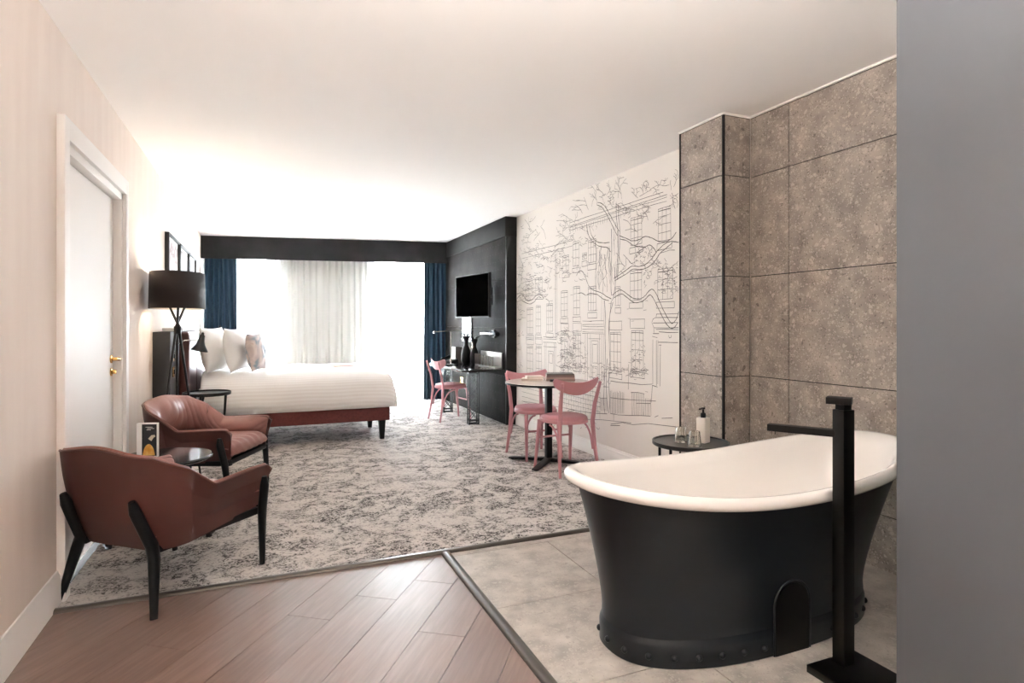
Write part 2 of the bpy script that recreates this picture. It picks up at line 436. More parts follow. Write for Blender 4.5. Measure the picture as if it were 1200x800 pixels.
MB().bx(0, .034, -hy - .002, hy + .002, DZ, DZ + .10).build('casing', M_WHITE, dr, bevel=.004)
hyy = hy - .11
lv = MB().lathe([(.0, .0), (.026, .0), (.026, .008), (.012, .01), (.012, .05), (.0, .05)], 20).build('lever_rose', M_BRASS, dr, label='brass lever handle')
lv.rotation_euler = (0, R(90), 0); lv.location = (-.035, hyy, 1.055)
MB().tube([(.008, hyy, 1.055), (.02, hyy, 1.055), (.024, hyy - .03, 1.055), (.024, hyy - .09, 1.058), (.02, hyy - .13, 1.064)], [.009, .009, .0085, .008, .007], 10).build('lever', M_BRASS, dr, label='brass lever')
kr = MB().lathe([(.0, .0), (.026, .0), (.026, .008), (.014, .01), (.014, .03), (.0, .032)], 20).build('thumb_turn', M_BRASS, dr, label='brass thumb turn below the lever')
kr.rotation_euler = (0, R(90), 0); kr.location = (-.035, hyy, .972)

def baseboard(name, a, b, nrm, label, h=.15, t=.02):
    a, b, nrm = Vector(a), Vector(b), Vector(nrm)
    prof = [(0, 0), (t, 0), (t, h * .66), (t * .8, h * .72), (t * .8, h * .84), (t * .45, h * .93), (t * .4, h), (0, h)]
    m = MB().loft([[p + nrm * q + Vector((0, 0, z)) for q, z in prof] for p in (a, b)])
    struct(m.build(name, M_WHITE, smooth=30), label, 'baseboard')
baseboard('baseboard_left', (XL, YB, 0), (XL, DY0 - .075, 0), (1, 0, 0), 'white moulded baseboard along the beige wall before the door')
baseboard('baseboard_left_far', (XL, DY1 + .07, .004), (XL, 10.4, .004), (1, 0, 0), 'white moulded baseboard along the beige wall behind the armchairs')

# right wall, wall behind the camera, partition
struct(MB().bx(XR, XR + .1, YB - .1, 11.2, 0, HC).build('wall_right', M_MURALP, smooth=0), 'white wall carrying the line drawing mural', 'wall')
struct(MB().bx(XL - .1, XR + .1, YB - .1, YB, 0, HC).build('wall_front', M_WALL, smooth=0), 'beige entrance end wall', 'wall')
PX, PY = 1.925, 1.315
struct(MB().bx(PX, PX + .1, YB, PY, 0, HC).build('wall_partition', M_GREYP, bevel=.003), 'pale grey partition wall at the right edge beside the bath', 'wall')
baseboard('baseboard_right', (XR, 6.98, .004), (XR, 3.45, .004), (-1, 0, 0), 'white baseboard under the mural', h=.13)

# stone clad bath niche and column
CX, CY0, CY1 = 2.755, 3.02, 3.45
rows = [(.0, .285), (.285, .94), (.94, 1.595), (1.595, 2.25), (2.25, HC - .012)]
nw = MB().bx(XR - .012, XR, YB, CY0, 0, HC).build('wall_niche', M_GROUT, smooth=0)
struct(nw, 'grey stone tiled wall behind the bath', 'wall')
cb = MB().bx(CX + .01, XR - .013, CY0 + .01, CY1, 0, HC).build('wall_column', M_GROUT, smooth=0)
struct(cb, 'grey stone tiled pier beside the mural with black corner trims', 'wall')
tg = .003
for z0, z1 in rows:
    ys = [CY0, 2.707, 1.397, .087, -1.223, YB]
    for a, b in zip(ys[1:], ys[:-1]):
        MB().bx(XR - .02, XR - .011, a + tg, b - tg, z0 + tg, z1 - tg).build('wall_tile', M_STONE, nw, smooth=0)
    MB().bx(CX, CX + .011, CY0 + .004, CY1 - .004, z0 + tg, z1 - tg).build('wall_tile', M_STONE, cb, smooth=0)
    MB().bx(CX + .004, XR - .021, CY0, CY0 + .011, z0 + tg, z1 - tg).build('wall_tile', M_STONE, cb, smooth=0)
struct(MB().bx(CX - .004, CX + .006, CY1 - .006, CY1 + .008, 0, HC).build('trim_3', M_BLACK, smooth=0), 'thin black metal trim where stone pier meets the mural', 'trim')
struct(MB().bx(CX - .005, CX + .008, CY0 - .005, CY0 + .009, 0, HC).build('trim_4', M_BLACK, smooth=0), 'black metal trim on the outer corner of the stone pier', 'trim')
struct(MB().bx(CX - .007, XR - .02, CY0 - .012, CY0 - .001, HC - .012, HC).bx(CX - .012, CX - .001, CY0 - .001, CY1 + .008, HC - .012, HC).bx(XR - .034, XR - .021, YB, CY0 - .001, HC - .012, HC).build('trim_5', M_WHITE, smooth=0), 'thin white line between stone tiles and ceiling', 'trim')

# back wall with two tall windows
def bbox(m, s0, s1, o0, o1, z0, z1):
    rot = Matrix((BE, BN, Vector((0, 0, 1)))).transposed()
    return m.box(bw((s0 + s1) / 2, (o0 + o1) / 2, (z0 + z1) / 2), (s1 - s0, o1 - o0, z1 - z0), rot)
BL = 4.1
m = MB(); edges = [0 - .1] + [e for w_ in WINDOWS for e in w_] + [BL]
for i in range(0, len(edges), 2): bbox(m, edges[i], edges[i + 1], WOFF, WOFF + .15, 0, HC)
for s0, s1 in WINDOWS: bbox(m, s0, s1, WOFF, WOFF + .15, 2.42, HC); bbox(m, s0, s1, WOFF, WOFF + .15, 0, .04)
struct(m.build('wall_back', mat('window_wall_paint', (226, 228, 228), .8), smooth=0), 'pale window wall behind the curtains', 'wall')
for i, (s0, s1) in enumerate(WINDOWS):
    w_ = thing('window_%d' % (i + 1), ['narrow tall window behind the left end of the sheers', 'wide tall window behind the right end of the sheers'][i], 'window', bw((s0 + s1) / 2, WOFF + .08, .04), BA)
    w_['kind'] = 'structure'; hw = (s1 - s0) / 2; hh = 2.38
    for a, b in ((-hw, -hw + .06), (hw - .06, hw)): MB().bx(a, b, -.03, .03, 0, hh).build('window_frame', M_WHITE, w_, bevel=.003)
    for a, b in ((0, .07), (hh - .07, hh), (1.0, 1.05)): MB().bx(-hw + .06, hw - .06, -.03, .03, a, b).build('window_frame', M_WHITE, w_, bevel=.003)
    if i == 1: MB().bx(-.03, .03, -.028, .028, .07, hh - .07).build('mullion', M_WHITE, w_, bevel=.003)
    for a, b in ((.07, 1.0), (1.05, hh - .07)): MB().bx(-hw + .06, hw - .06, -.004, .004, a, b).build('pane', M_PANE, w_, smooth=0)

# pelmet and curtains
pel = MB(); bbox(pel, .0, 3.93, 0, .03, 2.30, HC); bbox(pel, .0, 3.93, .03, .40, 2.62, HC)
tag(pel.build('curtain_pelmet', M_DARKP, bevel=.003), 'dark grey plaster pelmet running across the window wall', 'pelmet')
def curtain(name, s0, s1, off, amp, pitch, z0, z1, material, label, cat, seed, flare=0.0, group=None):
    rg = random.Random(seed); n = int((s1 - s0) / pitch * 10); ph = [rg.uniform(-.9, .9) for _ in range(60)]; am = [rg.uniform(.55, 1.2) for _ in range(60)]
    def fn(u, v):
        s = lerp(s0, s1, u); a = (s - s0) / pitch
        k = int(a) % 60; f = a - int(a); p = lerp(ph[k], ph[(k + 1) % 60], f); A = lerp(am[k], am[(k + 1) % 60], f)
        dz = 1 - v
        s_ = s + flare * dz * (u - .5) + .25 * pitch * math.sin(2 * math.pi * a * .5 + p) * .3
        return bw(s_, off + amp * A * math.sin(2 * math.pi * a + p) * (.55 + .45 * dz) + .006 * math.sin(7 * a + 5 * v), lerp(z0, z1, v))
    o = MB().grid(fn, n, 14).build(name, material, smooth=180)
    solidify(o, .003, 0)
    return tag(o, label, cat, group)
curtain('blackout_curtain', .03, .49, .12, .034, .075, .02, 2.6, M_CURT, 'dark teal blue curtain hanging beside the bed', 'curtain', 3, .03)
curtain('blackout_curtain', 3.42, 3.80, .12, .034, .075, .02, 2.6, M_CURT, 'dark teal blue curtain hanging beside the desk', 'curtain', 8, .02)
curtain('sheer_curtain', .42, .965, .345, .018, .085, .012, 2.6, M_SHEER, 'bright white sheer curtain in front of the narrow window by the bed', 'curtain', 5)
curtain('sheer_curtain', .975, 2.545, .345, .028, .10, .012, 2.6, M_SHEER, 'greyish white sheer curtain in deep folds across the middle of the window wall', 'curtain', 6)
curtain('sheer_curtain', 2.555, 3.62, .345, .014, .09, .012, 2.6, M_SHEER, 'bright white sheer curtain in front of the window beside the desk', 'curtain', 7)

# dark board wall behind the desk
DPX, DPY = 2.86, 6.98
pn = thing('wall_panelling', 'dark studded board panelling behind the desk and television', 'panelling', (0, 0, 0))
zs = [0.004, .62, 1.24, 1.86, 2.40]
for a, b in zip(zs[:-1], zs[1:]): MB().bx(DPX, XR - .002, DPY + .02, 9.72, a + .001, b - .001).build('board', M_PANEL, pn, bevel=.002)
MB().bx(DPX - .022, XR - .002, DPY - .01, 9.72, 2.40, HC - .002).build('cornice_board', M_DARKP, pn, bevel=.003)
MB().bx(DPX - .006, XR - .002, DPY - .004, DPY + .02, .004, 2.40).build('edge_board', M_BLACK, pn, bevel=.002)
st = MB()
for i in range(26):
    for j in range(22):
        y, z = DPY + .08 + i * .1, .07 + j * .107
        st.lathe([(.0055, 0), (.004, .0022), (0.0008, .003)], 6)
        for k in range(len(st.v) - 18, len(st.v)):
            a = st.v[k]; st.v[k] = (DPX - a[2], y + a[0], z + a[1])
so = st.build('studs', M_BLACK, pn); so['kind'] = 'stuff'

# ------------------------------------------------------------------ armchairs (local: faces +x)
def upath(p, xf, w, b, rc):
    q = p if p <= .5 else 1 - p; sg = -1 if p <= .5 else 1
    if q < .32: t = q / .32; x, y = lerp(xf, -(b - rc), t), w
    elif q < .44:
        a = (q - .32) / .12 * math.pi / 2; x, y = -(b - rc) - rc * math.sin(a), (w - rc) + rc * math.cos(a)
    else: t = (q - .44) / .06; x, y = -b, lerp(w - rc, 0, t)
    return x, sg * y
def make_armchair(name, label, loc, rz):
    t = thing(name, label, 'armchair', loc, rz, 'leather armchairs by the coffee table')
    N = 96
    def rim(p):
        q = min(p, 1 - p); z = .52 + .17 * max(0., min(1., (q - .235) / .15)) + .035 * sstep(.36, .5, q) + .012 * (1 - sstep(.05, .235, q))
        return z - .03 * (1 - sstep(0, .03, q)) ** 2
    def bot(p):
        q = min(p, 1 - p); return lerp(.30, .265, sstep(.05, .45, q))
    def pt(p, v, ins):
        x1, y1 = upath(p, .325, .345, .385, .19); x0, y0 = upath(p, .29, .285, .27, .14)
        e = v ** .85; x, y = lerp(x0, x1, e), lerp(y0, y1, e)
        b = .018 * math.sin(math.pi * v)
        L = math.hypot(x + .05, y) or 1; k = (b - ins) / L
        if min(p, 1 - p) < .32: y -= math.copysign(ins - b, y) if y else 0
        else: x += (x + .05) * k; y += y * k
        return Vector((x, y, lerp(bot(p), rim(p), v)))
    m = MB(); nv = 10
    rings = []
    for i in range(N + 1):
        p = i / N; ring = [pt(p, j / nv, 0) for j in range(nv + 1)]
        ring += [pt(p, j / nv, .03) + Vector((0, 0, .004 if j else 0)) for j in range(nv, -1, -1)]
        rings.append(ring)
    m.loft(rings)
    # closed underside of the tub
    under = [pt(i / N, 0, 0) for i in range(N + 1)]
    m.f.append(tuple(range(len(m.v), len(m.v) + len(under)))); m.v += [tuple(v + Vector((0, 0, .004))) for v in under]
    m.build('shell', M_LEATH, t, smooth=50)
    MB().tube([pt(i / N, 1, .002) + Vector((0, 0, .004)) for i in range(N + 1)], .0055, 8).build('piping', M_PIPING, t, smooth=180)
    # creased inner upholstery
    def inner(u, v):
        p = lerp(.012, .988, u); q = min(p, 1 - p)
        vv = lerp(.42, 1.0, v)
        plump = .035 - .022 * sstep(.82, 1, v) + .062 * math.sin(math.pi * min(1, v * 1.02)) ** .7 * sstep(.0, .12, q) + .02 * sstep(.3, .5, q) * math.sin(math.pi * v)
        ph_ = 62 * p + 9 * v * math.sin(11 * p) + 2.2 * math.sin(19 * p); cr = .011 * (abs(math.sin(ph_)) ** .6 - .5) * math.sin(math.pi * v) ** .6 * (.35 + .65 * abs(math.sin(7.3 * p * math.pi)))
        cr += .006 * math.exp(-((q - .36) / .02) ** 2) * -2.2 * math.sin(math.pi * v)
        return pt(p, vv, plump + cr * (1 - sstep(.85, 1, v))) + Vector((0, 0, .010 * sstep(.8, 1, v)))
    o = MB().grid(inner, 260, 18).build('inner_upholstery', M_LEATHIN, t, smooth=180, label='creased chestnut leather lining of back and arms')
    solidify(o, .012, 0)
    # seat cushion
    def seat(u, v):
        y = lerp(-.285, .285, v); x = lerp(-.28, .335 - .02 * (2 * v - 1) ** 2, u)
        eu = min(u, 1 - u) * 2; ev = min(v, 1 - v) * 2
        h = (1 - (1 - min(1, eu * 3)) ** 2.5) ** .5 * (1 - (1 - min(1, ev * 4)) ** 2.5) ** .5
        cr = .005 * math.sin(34 * u + 5 * math.sin(6 * v)) * ev * (1 - u) + .005 * math.sin(40 * v) * sstep(.7, 1, u)
        return Vector((x, y * (1 if u > .4 else lerp(.82, 1, u / .4)), .335 + .085 * h + .02 * u + cr))
    sm = MB().grid(seat, 40, 36)
    o = sm.build('seat_cushion', M_LEATHIN, t, smooth=180, label='soft creased leather seat')
    solidify(o, .05, -1)
    for s in (-1, 1):
        MB().tube([(-.375, s * .205, .515), (-.36, s * .205, .47), (-.285, s * .215, .30), (-.29, s * .235, .24), (-.335, s * .285, .005)], [.015, .026, .029, .027, .016], 10, sq=.85).build('rear_leg', M_BLACKWOOD, t, smooth=60)
        MB().tube([(.255, s * .357, .485), (.257, s * .356, .44), (.275, s * .325, .30), (.305, s * .300, .005)], [.014, .025, .025, .015], 10, sq=.85).build('front_leg', M_BLACKWOOD, t, smooth=60)
        MB().bar((-.28, s * .21, .272), (.31, s * .30, .30), .03, .035).build('seat_rail', M_BLACKWOOD, t, bevel=.004)
    MB().bar((.29, -.31, .305), (.29, .31, .305), .03, .035).build('seat_rail', M_BLACKWOOD, t, bevel=.004)
    return t
make_armchair('armchair', 'chestnut leather tub armchair seen from behind, nearest the oak floor', (-.425, 3.40, .004), R(49))
make_armchair('armchair', 'chestnut leather tub armchair with creased seat facing the room, beside the floor lamp', (-.36, 5.02, .004), R(-24))

# coffee table
ct = thing('coffee_table', 'round black marble coffee table on a cross foot between the armchairs', 'coffee table', (-.55, 4.16, .004))
MB().lathe([(0, .45), (.255, .45), (.268, .458), (.268, .468), (.26, .475), (0, .475)], 48).build('table_top', M_MARBLEB, ct, smooth=30)
MB().lathe([(.026, .03), (.026, .44), (.08, .45)], 20, caps=(True, True)).build('column', M_BLACK, ct)
for a in (30, 150): 
    ca, sa = math.cos(R(a)), math.sin(R(a))
    MB().bar((-.32 * ca, -.32 * sa, .03), (.32 * ca, .32 * sa, .03), .045, .022).build('foot_bar', M_BLACK, ct, bevel=.003)
    for s in (-1, 1): MB().lathe([(.018, 0), (.018, .02)], 12, (s * .295 * ca, s * .295 * sa, 0), caps=(True, True)).build('foot', M_BLACK, ct)

# menu card stand on the coffee table
mc = thing('menu_stand', 'white menu stand with dark and orange food picture on the coffee table', 'menu stand', (-.66, 4.18, .4795), R(-20))
MB().bx(-.035, .085, -.012, .012, 0, .205).build('card_holder', M_WHITE, mc, bevel=.002)
MB().bx(-.002, .083, -.0145, -.0122, .008, .198).build('picture', mat('menu_dark', (34, 32, 36), .4), mc, smooth=0)
MB().loft([[(x, -.0166, z) for x, z in pts] for pts in [[(.004 + .07 * i / 12, .02 + (.06 * math.sin(math.pi * i / 12) ** .6)) for i in range(13)] + [(.074, .012), (.004, .012)]]] + [[(x, -.0146, z) for x, z in [(.004 + .07 * i / 12, .02 + (.06 * math.sin(math.pi * i / 12) ** .6)) for i in range(13)] + [(.074, .012), (.004, .012)]]]).build('food_print', mat('menu_orange', (226, 150, 40), .4, c2=(244, 196, 110), scale=30), mc, smooth=0)
for i, (x0, x1, z) in enumerate(((.02, .06, .18), (.03, .07, .172), (.026, .05, .164))): MB().bx(x0, x1, -.0160, -.0146, z, z + .003).build('print_line', M_PAPER, mc, smooth=0)
MB().tube([(.045, -.0162, .105), (.06, -.0162, .125), (.075, -.0162, .13)], [.012, .01, .006], 8, sq=.1).build('food_print', mat('menu_cream', (220, 205, 180), .5), mc)

# floor lamp
lx, ly = -.645, 5.62
lampo = thing('floor_lamp', 'black tripod floor lamp with wide oval dark shade', 'floor lamp', (lx, ly, .004))
sa_, sb_ = .205, .30
zb_, zt_ = 1.405, 1.70
m = MB().loft([[(lerp(1, .97, k) * sa_ * math.cos(a), lerp(1, .97, k) * sb_ * math.sin(a), lerp(zb_, zt_, k)) for a in [2 * math.pi * i / 56 for i in range(56)]] for k in (0, 1)], caps=(False, False))
sh = m.build('lamp_shade', M_SHADE, lampo, smooth=60); solidify(sh, .004, 0)
m = MB().loft([[(lerp(1, .97, k) * (sa_ - .006) * math.cos(a), lerp(1, .97, k) * (sb_ - .006) * math.sin(a), lerp(zb_ + .002, zt_ - .002, k)) for a in [2 * math.pi * i / 56 for i in range(56)]] for k in (0, 1)], caps=(False, False))
o = m.build('lining', M_SHADEIN, sh, smooth=60); solidify(o, .002, 0)
for a in (100, 220, 340):
    ca, sa = math.cos(R(a)), math.sin(R(a))
    MB().tube([(-.07 * ca, -.07 * sa, 1.44), (-.035 * ca, -.035 * sa, 1.36), (.012 * ca, .012 * sa, 1.26), (.02 * ca, .02 * sa, 1.18), (.19 * ca, .19 * sa, .0)], [.009, .010, .011, .011, .008], 8).build('leg', M_BLACK, lampo, smooth=60)
MB().lathe([(0.001, 1.20), (.028, 1.20), (.028, 1.26), (.001, 1.26)], 16).build('hub', M_BLACK, lampo)
for a in (30, 150, 270): 
    ca, sa = math.cos(R(a)), math.sin(R(a)); MB().tube([(.0, .0, 1.44), (ca * (sa_ - .01), sa * (sb_ - .01), 1.44)], .004, 6).build('shade_spoke', M_BLACK, lampo)
MB().lathe([(.0, 1.43), (.018, 1.43), (.018, 1.50), (.0, 1.50)], 14).build('lamp_holder', M_BLACK, lampo)
mb_, n_, l_, p_ = newmat('lit_bulb'); p_.inputs['Emission Color'].default_value = (1, .84, .66, 1); p_.inputs['Emission Strength'].default_value = 5
MB().lathe([(.001, 1.50), (.02, 1.51), (.034, 1.55), (.03, 1.585), (.001, 1.60)], 16).build('bulb', mb_, lampo)
ld = bpy.data.lights.new('floor_lamp_light', 'POINT'); ld.energy = 2.5; ld.color = (1, .84, .66); ld.shadow_soft_size = .05
lo = bpy.data.objects.new('floor_lamp_light', ld); COL.objects.link(lo); lo.location = (lx, ly, 1.635)

# ------------------------------------------------------------------ bed corner
HX = -.735
hb = thing('headboard', 'dark wall mounted headboard with padded chestnut leather cushion behind the bed', 'headboard', (0, 0, 0))
MB().bx(XL + .001, HX, 5.92, 9.25, .25, 1.215).build('back_panel', M_HB, hb, bevel=.003)
MB().bx(XL + .001, HX + .035, 6.46, 8.62, 1.216, 1.245).build('ledge', M_WHITE, hb, bevel=.003, label='pale ledge on top')
for i in range(3):
    y0 = 6.47 + i * .71
    m = MB().box((HX + .045, y0 + .353, .86), (.09, .70, .70)); c = m.build('leather_pad', M_LEATH, hb, bevel=.04, seg=5)
for z in (1.0, .86):
    pl = MB().bx(HX - .001, HX + .008, 6.06, 6.15, z - .05, z + .04).build('switch_plate', M_BRASS, hb, bevel=.002, label='small brass switch plate')
    MB().bx(HX + .008, HX + .016, 6.09, 6.12, z - .025, z + .015).build('switch', M_BLACK, pl, bevel=.001)

bed = thing('bed', 'large bed with red brown upholstered base on dark tapered legs', 'bed', (0, 0, .004))
BX0, BX1, BY0, BY1 = -.60, 1.31, 6.62, 8.36
MB().bx(BX0, BX1, BY0, BY1, .215, .39).build('bed_base', M_BEDRED, bed, bevel=.012, seg=3)
MB().bx(BX0 + .01, BX1 - .01, BY0 + .01, BY1 - .01, .392, .64).build('mattress', M_LINEN, bed, bevel=.05, seg=4)
for x, y in ((1.235, 6.69), (1.235, 7.50), (1.235, 8.29), (-.5, 6.69), (-.5, 8.29)):
    MB().loft([[(x + sx * r, y + sy * r, z) for sx, sy in ((-1, -1), (1, -1), (1, 1), (-1, 1))] for r, z in ((.023, 0), (.036, .214))]).build('leg', M_BLACKWOOD, bed, bevel=.003)
# duvet draped over mattress: girth profile swept along the bed, closed at the foot
def duvet(u, v):
    x = lerp(-.56, 1.36, u)
    g_ = 2 * v - 1                                  # -1 near hem .. +1 far hem
    half = .915; hem = .37; top = .75
    n = 5.0
    a = g_ * math.pi / 2
    sx, cx = math.sin(a), math.cos(a)
    yy = math.copysign(abs(sx) ** (2 / n), sx) * half; zz = abs(cx) ** (2 / n)
    z = lerp(hem, top + .035 * math.cos(g_ * 1.3), zz)
    z += .006 * math.sin(5 * x + 3 * yy) * zz + .004 * math.sin(17 * x + 2.2 * math.sin(4 * yy)) * zz
    if u > .82:                                    # rounded foot end
        b = (u - .82) / .18 * math.pi / 2; rr = .16
        x = 1.36 - rr + rr * math.sin(b)
        cap = top + .03 - rr * (1 - math.cos(b)); z = min(z, cap) if z > cap else z
        yy *= 1 - .05 * (1 - math.cos(b))
    else: x = lerp(-.56, 1.20, u / .82)
    return Vector((x, 7.49 + yy + .006 * math.sin(11 * x) * (1 - zz), z))
dm = MB().grid(duvet, 110, 96)
# hanging foot skirt
def skirt(u, v):
    p = duvet(1.0, lerp(0.0, 1.0, u)); out = .03 * math.sin(math.pi * min(1, v * 1.1))
    return Vector((p.x + out, p.y, lerp(p.z, .365, v)))
dm.grid(skirt, 96, 10)
do = dm.build('duvet', M_DUVET, smooth=180, weld=.0005); solidify(do, .012, -1)
tag(do, 'thick white duvet with fine stripes covering the bed', 'duvet')

def pillow(name, w, h, t, material, loc, rot, label, cat='pillow', group=None, seed=1):
    def side(sg):
        def fn(u, v):
            a, b = 2 * u - 1, 2 * v - 1
            f = (1 - abs(a) ** 2.6) ** .62 * (1 - abs(b) ** 2.6) ** .62 if abs(a) < 1 and abs(b) < 1 else 0
            pin = 1 - .07 * (1 - a * a) if True else 1; pin2 = 1 - .07 * (1 - b * b)
            wr = .006 * math.sin(9 * a + 4 * b + seed) * math.sin(7 * b - seed) * f
            return Vector((sg * t / 2 * f + wr, a * w / 2 * pin2, h / 2 + b * h / 2 * pin))
        return fn
    m = MB().grid(side(1), 30, 30).grid(side(-1), 30, 30)
    o = m.build(name, material, smooth=180, weld=.0008)
    o.location = loc; o.rotation_euler = rot
    return tag(o, label, cat, group)
pillow('pillow', .68, .47, .19, M_LINEN, (-.43, 7.0, .785), (0, R(-8), R(-14)), 'plump white pillow leaning on the headboard, rear of the two', seed=1, group='white bed pillows')
pillow('pillow', .66, .46, .19, M_LINEN, (-.215, 7.02, .785), (0, R(-8), R(-14)), 'plump white pillow in front, beside the patterned cushion', seed=2.3, group='white bed pillows')
M_CUSH = artmat('watercolour_cushion', [(92, 116, 128), (150, 160, 164), (206, 190, 184), (222, 208, 200), (190, 140, 128)], 4.5)
pillow('cushion', .42, .41, .16, M_CUSH, (-.03, 6.97, .785), (0, R(-8), R(-18)), 'small square cushion with blue grey and blush watercolour pattern', 'cushion', seed=4)
MB().box((0, 0, 0), (.22, .15, .003)).build('leaflet', mat('leaflet_red', (190, 140, 124), .5)).location = (.86, 7.12, .8)
lf = bpy.data.objects['leaflet']; lf.rotation_euler = (0, 0, R(12)); tag(lf, 'thin reddish leaflet lying on the duvet', 'leaflet')

def reading_lamp(loc, label):
    t = thing('reading_lamp', label, 'reading lamp', loc, 0, 'black bedside reading lamps')
    mt = MB().lathe([(.0, 0), (.032, 0), (.032, .02), (.0, .022)], 18).build('mount', M_BLACK, t); mt.rotation_euler = (0, R(90), 0)
    MB().tube([(.02, 0, 0), (.07, -.01, .03), (.15, -.02, .035), (.20, -.02, .03)], .007, 8).build('arm', M_CHROME, t, smooth=60)
    s = MB().lathe([(.022, .08), (.024, .06), (.030, .02), (.040, -.01), (.07, -.06), (.074, -.07), (.066, -.07), (.036, -.01), (.0, .0)], 22).build('lamp_shade', M_BLACK, t, smooth=40)
    s.location = (.205, -.02, 0); s.rotation_euler = (R(-8), R(10), 0)
    MB().lathe([(0, .11), (.010, .105), (.016, .08), (.022, .078)], 14).build('finial', M_BLACK, s)
    return t
reading_lamp((HX, 6.30, 1.10), 'black cone reading lamp on the headboard above the bedside table')
reading_lamp((HX, 8.78, 1.16), 'black cone reading lamp on the far side of the bed, peeking over the pillows')

bt = thing('bedside_table', 'small round black bedside table with slanted crossing legs', 'bedside table', (-.475, 6.26, .004))
MB().lathe([(0, .615), (.20, .615), (.206, .62), (.206, .645), (.198, .645), (.198, .632), (0, .632)], 40).build('table_top', M_BLACK, bt, smooth=30)
for a in (0, 120, 240):
    for d in (-42, 42):
        MB().bar((.165 * math.cos(R(a + d)), .165 * math.sin(R(a + d)), 0), (.165 * math.cos(R(a - d * .4)), .165 * math.sin(R(a - d * .4)), .614), .018, .018).build('leg', M_BLACK, bt, bevel=.002)

arts = [[(150, 140, 138), (120, 92, 90), (190, 180, 178), (50, 48, 52)], [(170, 160, 158), (110, 96, 94), (190, 176, 172)], [(120, 62, 50), (40, 70, 78), (170, 140, 128), (30, 36, 44)]]
for i, (y0, y1, lab) in enumerate(((6.62, 7.46, 'black framed picture nearest the lamp with pale blush print'), (7.52, 8.36, 'black framed picture in the middle of the three, almost white'), (8.42, 9.22, 'black framed picture nearest the window with teal and orange print'))):
    t = thing('picture_frame', lab, 'picture', (XL, (y0 + y1) / 2, 1.50), 0, 'framed pictures above the headboard')
    w_ = (y1 - y0) / 2; hz = .68
    for a, b in ((-w_, -w_ + .025), (w_ - .025, w_)): MB().bx(.001, .04, a, b, 0, hz).build('frame_bar', M_FRAME, t, bevel=.002)
    for a, b in ((0, .025), (hz - .025, hz)): MB().bx(.001, .04, -w_ + .025, w_ - .025, a, b).build('frame_bar', M_FRAME, t, bevel=.002)
    MB().bx(.002, .018, -w_ + .025, w_ - .025, .025, hz - .025).build('mount_board', M_PAPER, t, smooth=0)
    MB().bx(.018, .0195, -w_ + .07, w_ - .07, .06, hz - .06).build('print', artmat('print_%d' % i, arts[i], 5), t, smooth=0)

# ------------------------------------------------------------------ pink chairs (local: faces +y)
def make_chair(label, loc, rz):
    t = thing('bentwood_chair', label, 'chair', loc, rz, 'pink bentwood chairs')
    n = 40
    def ring(sc, z, dz=0):
        out = []
        for i in range(n):
            a = 2 * math.pi * i / n; ca, sa = math.cos(a), math.sin(a)
            x = math.copysign(abs(ca) ** .75, ca) * .205 * sc; y = math.copysign(abs(sa) ** .75, sa) * .205 * sc
            if y < 0: x *= 1 + .22 * y / .205
            out.append((x, y, z))
        return out
    MB().loft([ring(.93, .425), ring(1.0, .43), ring(1.0, .452), ring(.97, .458)]).build('seat_frame', M_PINK, t, smooth=40)
    MB().loft([ring(.955, .456), ring(.965, .466), ring(.93, .478), ring(.75, .486), ring(.4, .488), ring(.05, .488)]).build('seat_pad', M_PINKPAD, t, smooth=60)
    for s in (-1, 1):
        MB().tube([(s * .165, .165, .43), (s * .172, .185, .25), (s * .185, .215, 0)], [.019, .017, .012], 10).build('front_leg', M_PINK, t, smooth=60)
        MB().tube([(s * .195, -.235, 0), (s * .178, -.195, .22), (s * .165, -.18, .44), (s * .172, -.205, .60), (s * .188, -.262, .79)], [.013, .018, .021, .019, .014], 10, sq=.8).build('back_post', M_PINK, t, smooth=60)
        MB().tube([(s * .174, -.17, .20)] + [(s * .168, -.17 + .15 * (1 - math.cos(a)) , .20 + .21 * math.sin(a)) for a in [math.pi / 2 * k / 6 for k in range(1, 7)]], .009, 8).build('bent_brace', M_PINK, t, smooth=60)
        MB().tube([(s * .176, .185, .22)] + [(s * (.176 - .10 * (1 - math.cos(a))), .178, .22 + .2 * math.sin(a)) for a in [math.pi / 2 * k / 6 for k in range(1, 7)]], .009, 8).build('bent_brace', M_PINK, t, smooth=60)
    MB().tube([(-.172, .178, .27), (.172, .178, .27)], .009, 8).build('stretcher', M_PINK, t)
    # crescent top rail, curved in plan
    def rail(k, side):
        def fn(u, v):
            a = 2 * u - 1; x = a * .225
            y = -.262 + .052 * (a * a) + (.0 if side == 0 else .017) - .0
            up = .815 + .012 * a * a - .03 * (1 - a * a) + .0; lo_ = .775 - .10 * (1 - a * a) ** .8
            if abs(a) > .93: q = (abs(a) - .93) / .07; mid = (up + lo_) / 2; f = math.sqrt(max(0, 1 - q * q)); up, lo_ = mid + (up - mid) * f, mid + (lo_ - mid) * f
            z = lerp(lo_, up, v)
            return Vector((x, y + .055 - (z - .70) * .28, z))
        return fn
    m = MB(); o0 = len(m.v); NU, NV = 36, 6
    m.grid(rail(0, 0), NU, NV); m.grid(rail(0, 1), NU, NV)
    st_ = (NU + 1) * (NV + 1)
    for i in range(NU):
        for j in (0, NV):
            a = i * (NV + 1) + j; b = (i + 1) * (NV + 1) + j; m.f.append((a, b, b + st_, a + st_))
    m.build('top_rail', M_PINK, t, smooth=50, weld=.0004)
    return t
c0 = make_chair('pink bentwood chair seen from behind at the round table, nearest the bath', (2.455, 4.635, .004), R(4))
dup(c0, (2.45, 5.265, .004), R(181), 'pink bentwood chair on the far side of the round table facing the bath')
dup(c0, (2.335, 7.70, .004), R(-82), 'pink bentwood chair pulled up to the black desk')

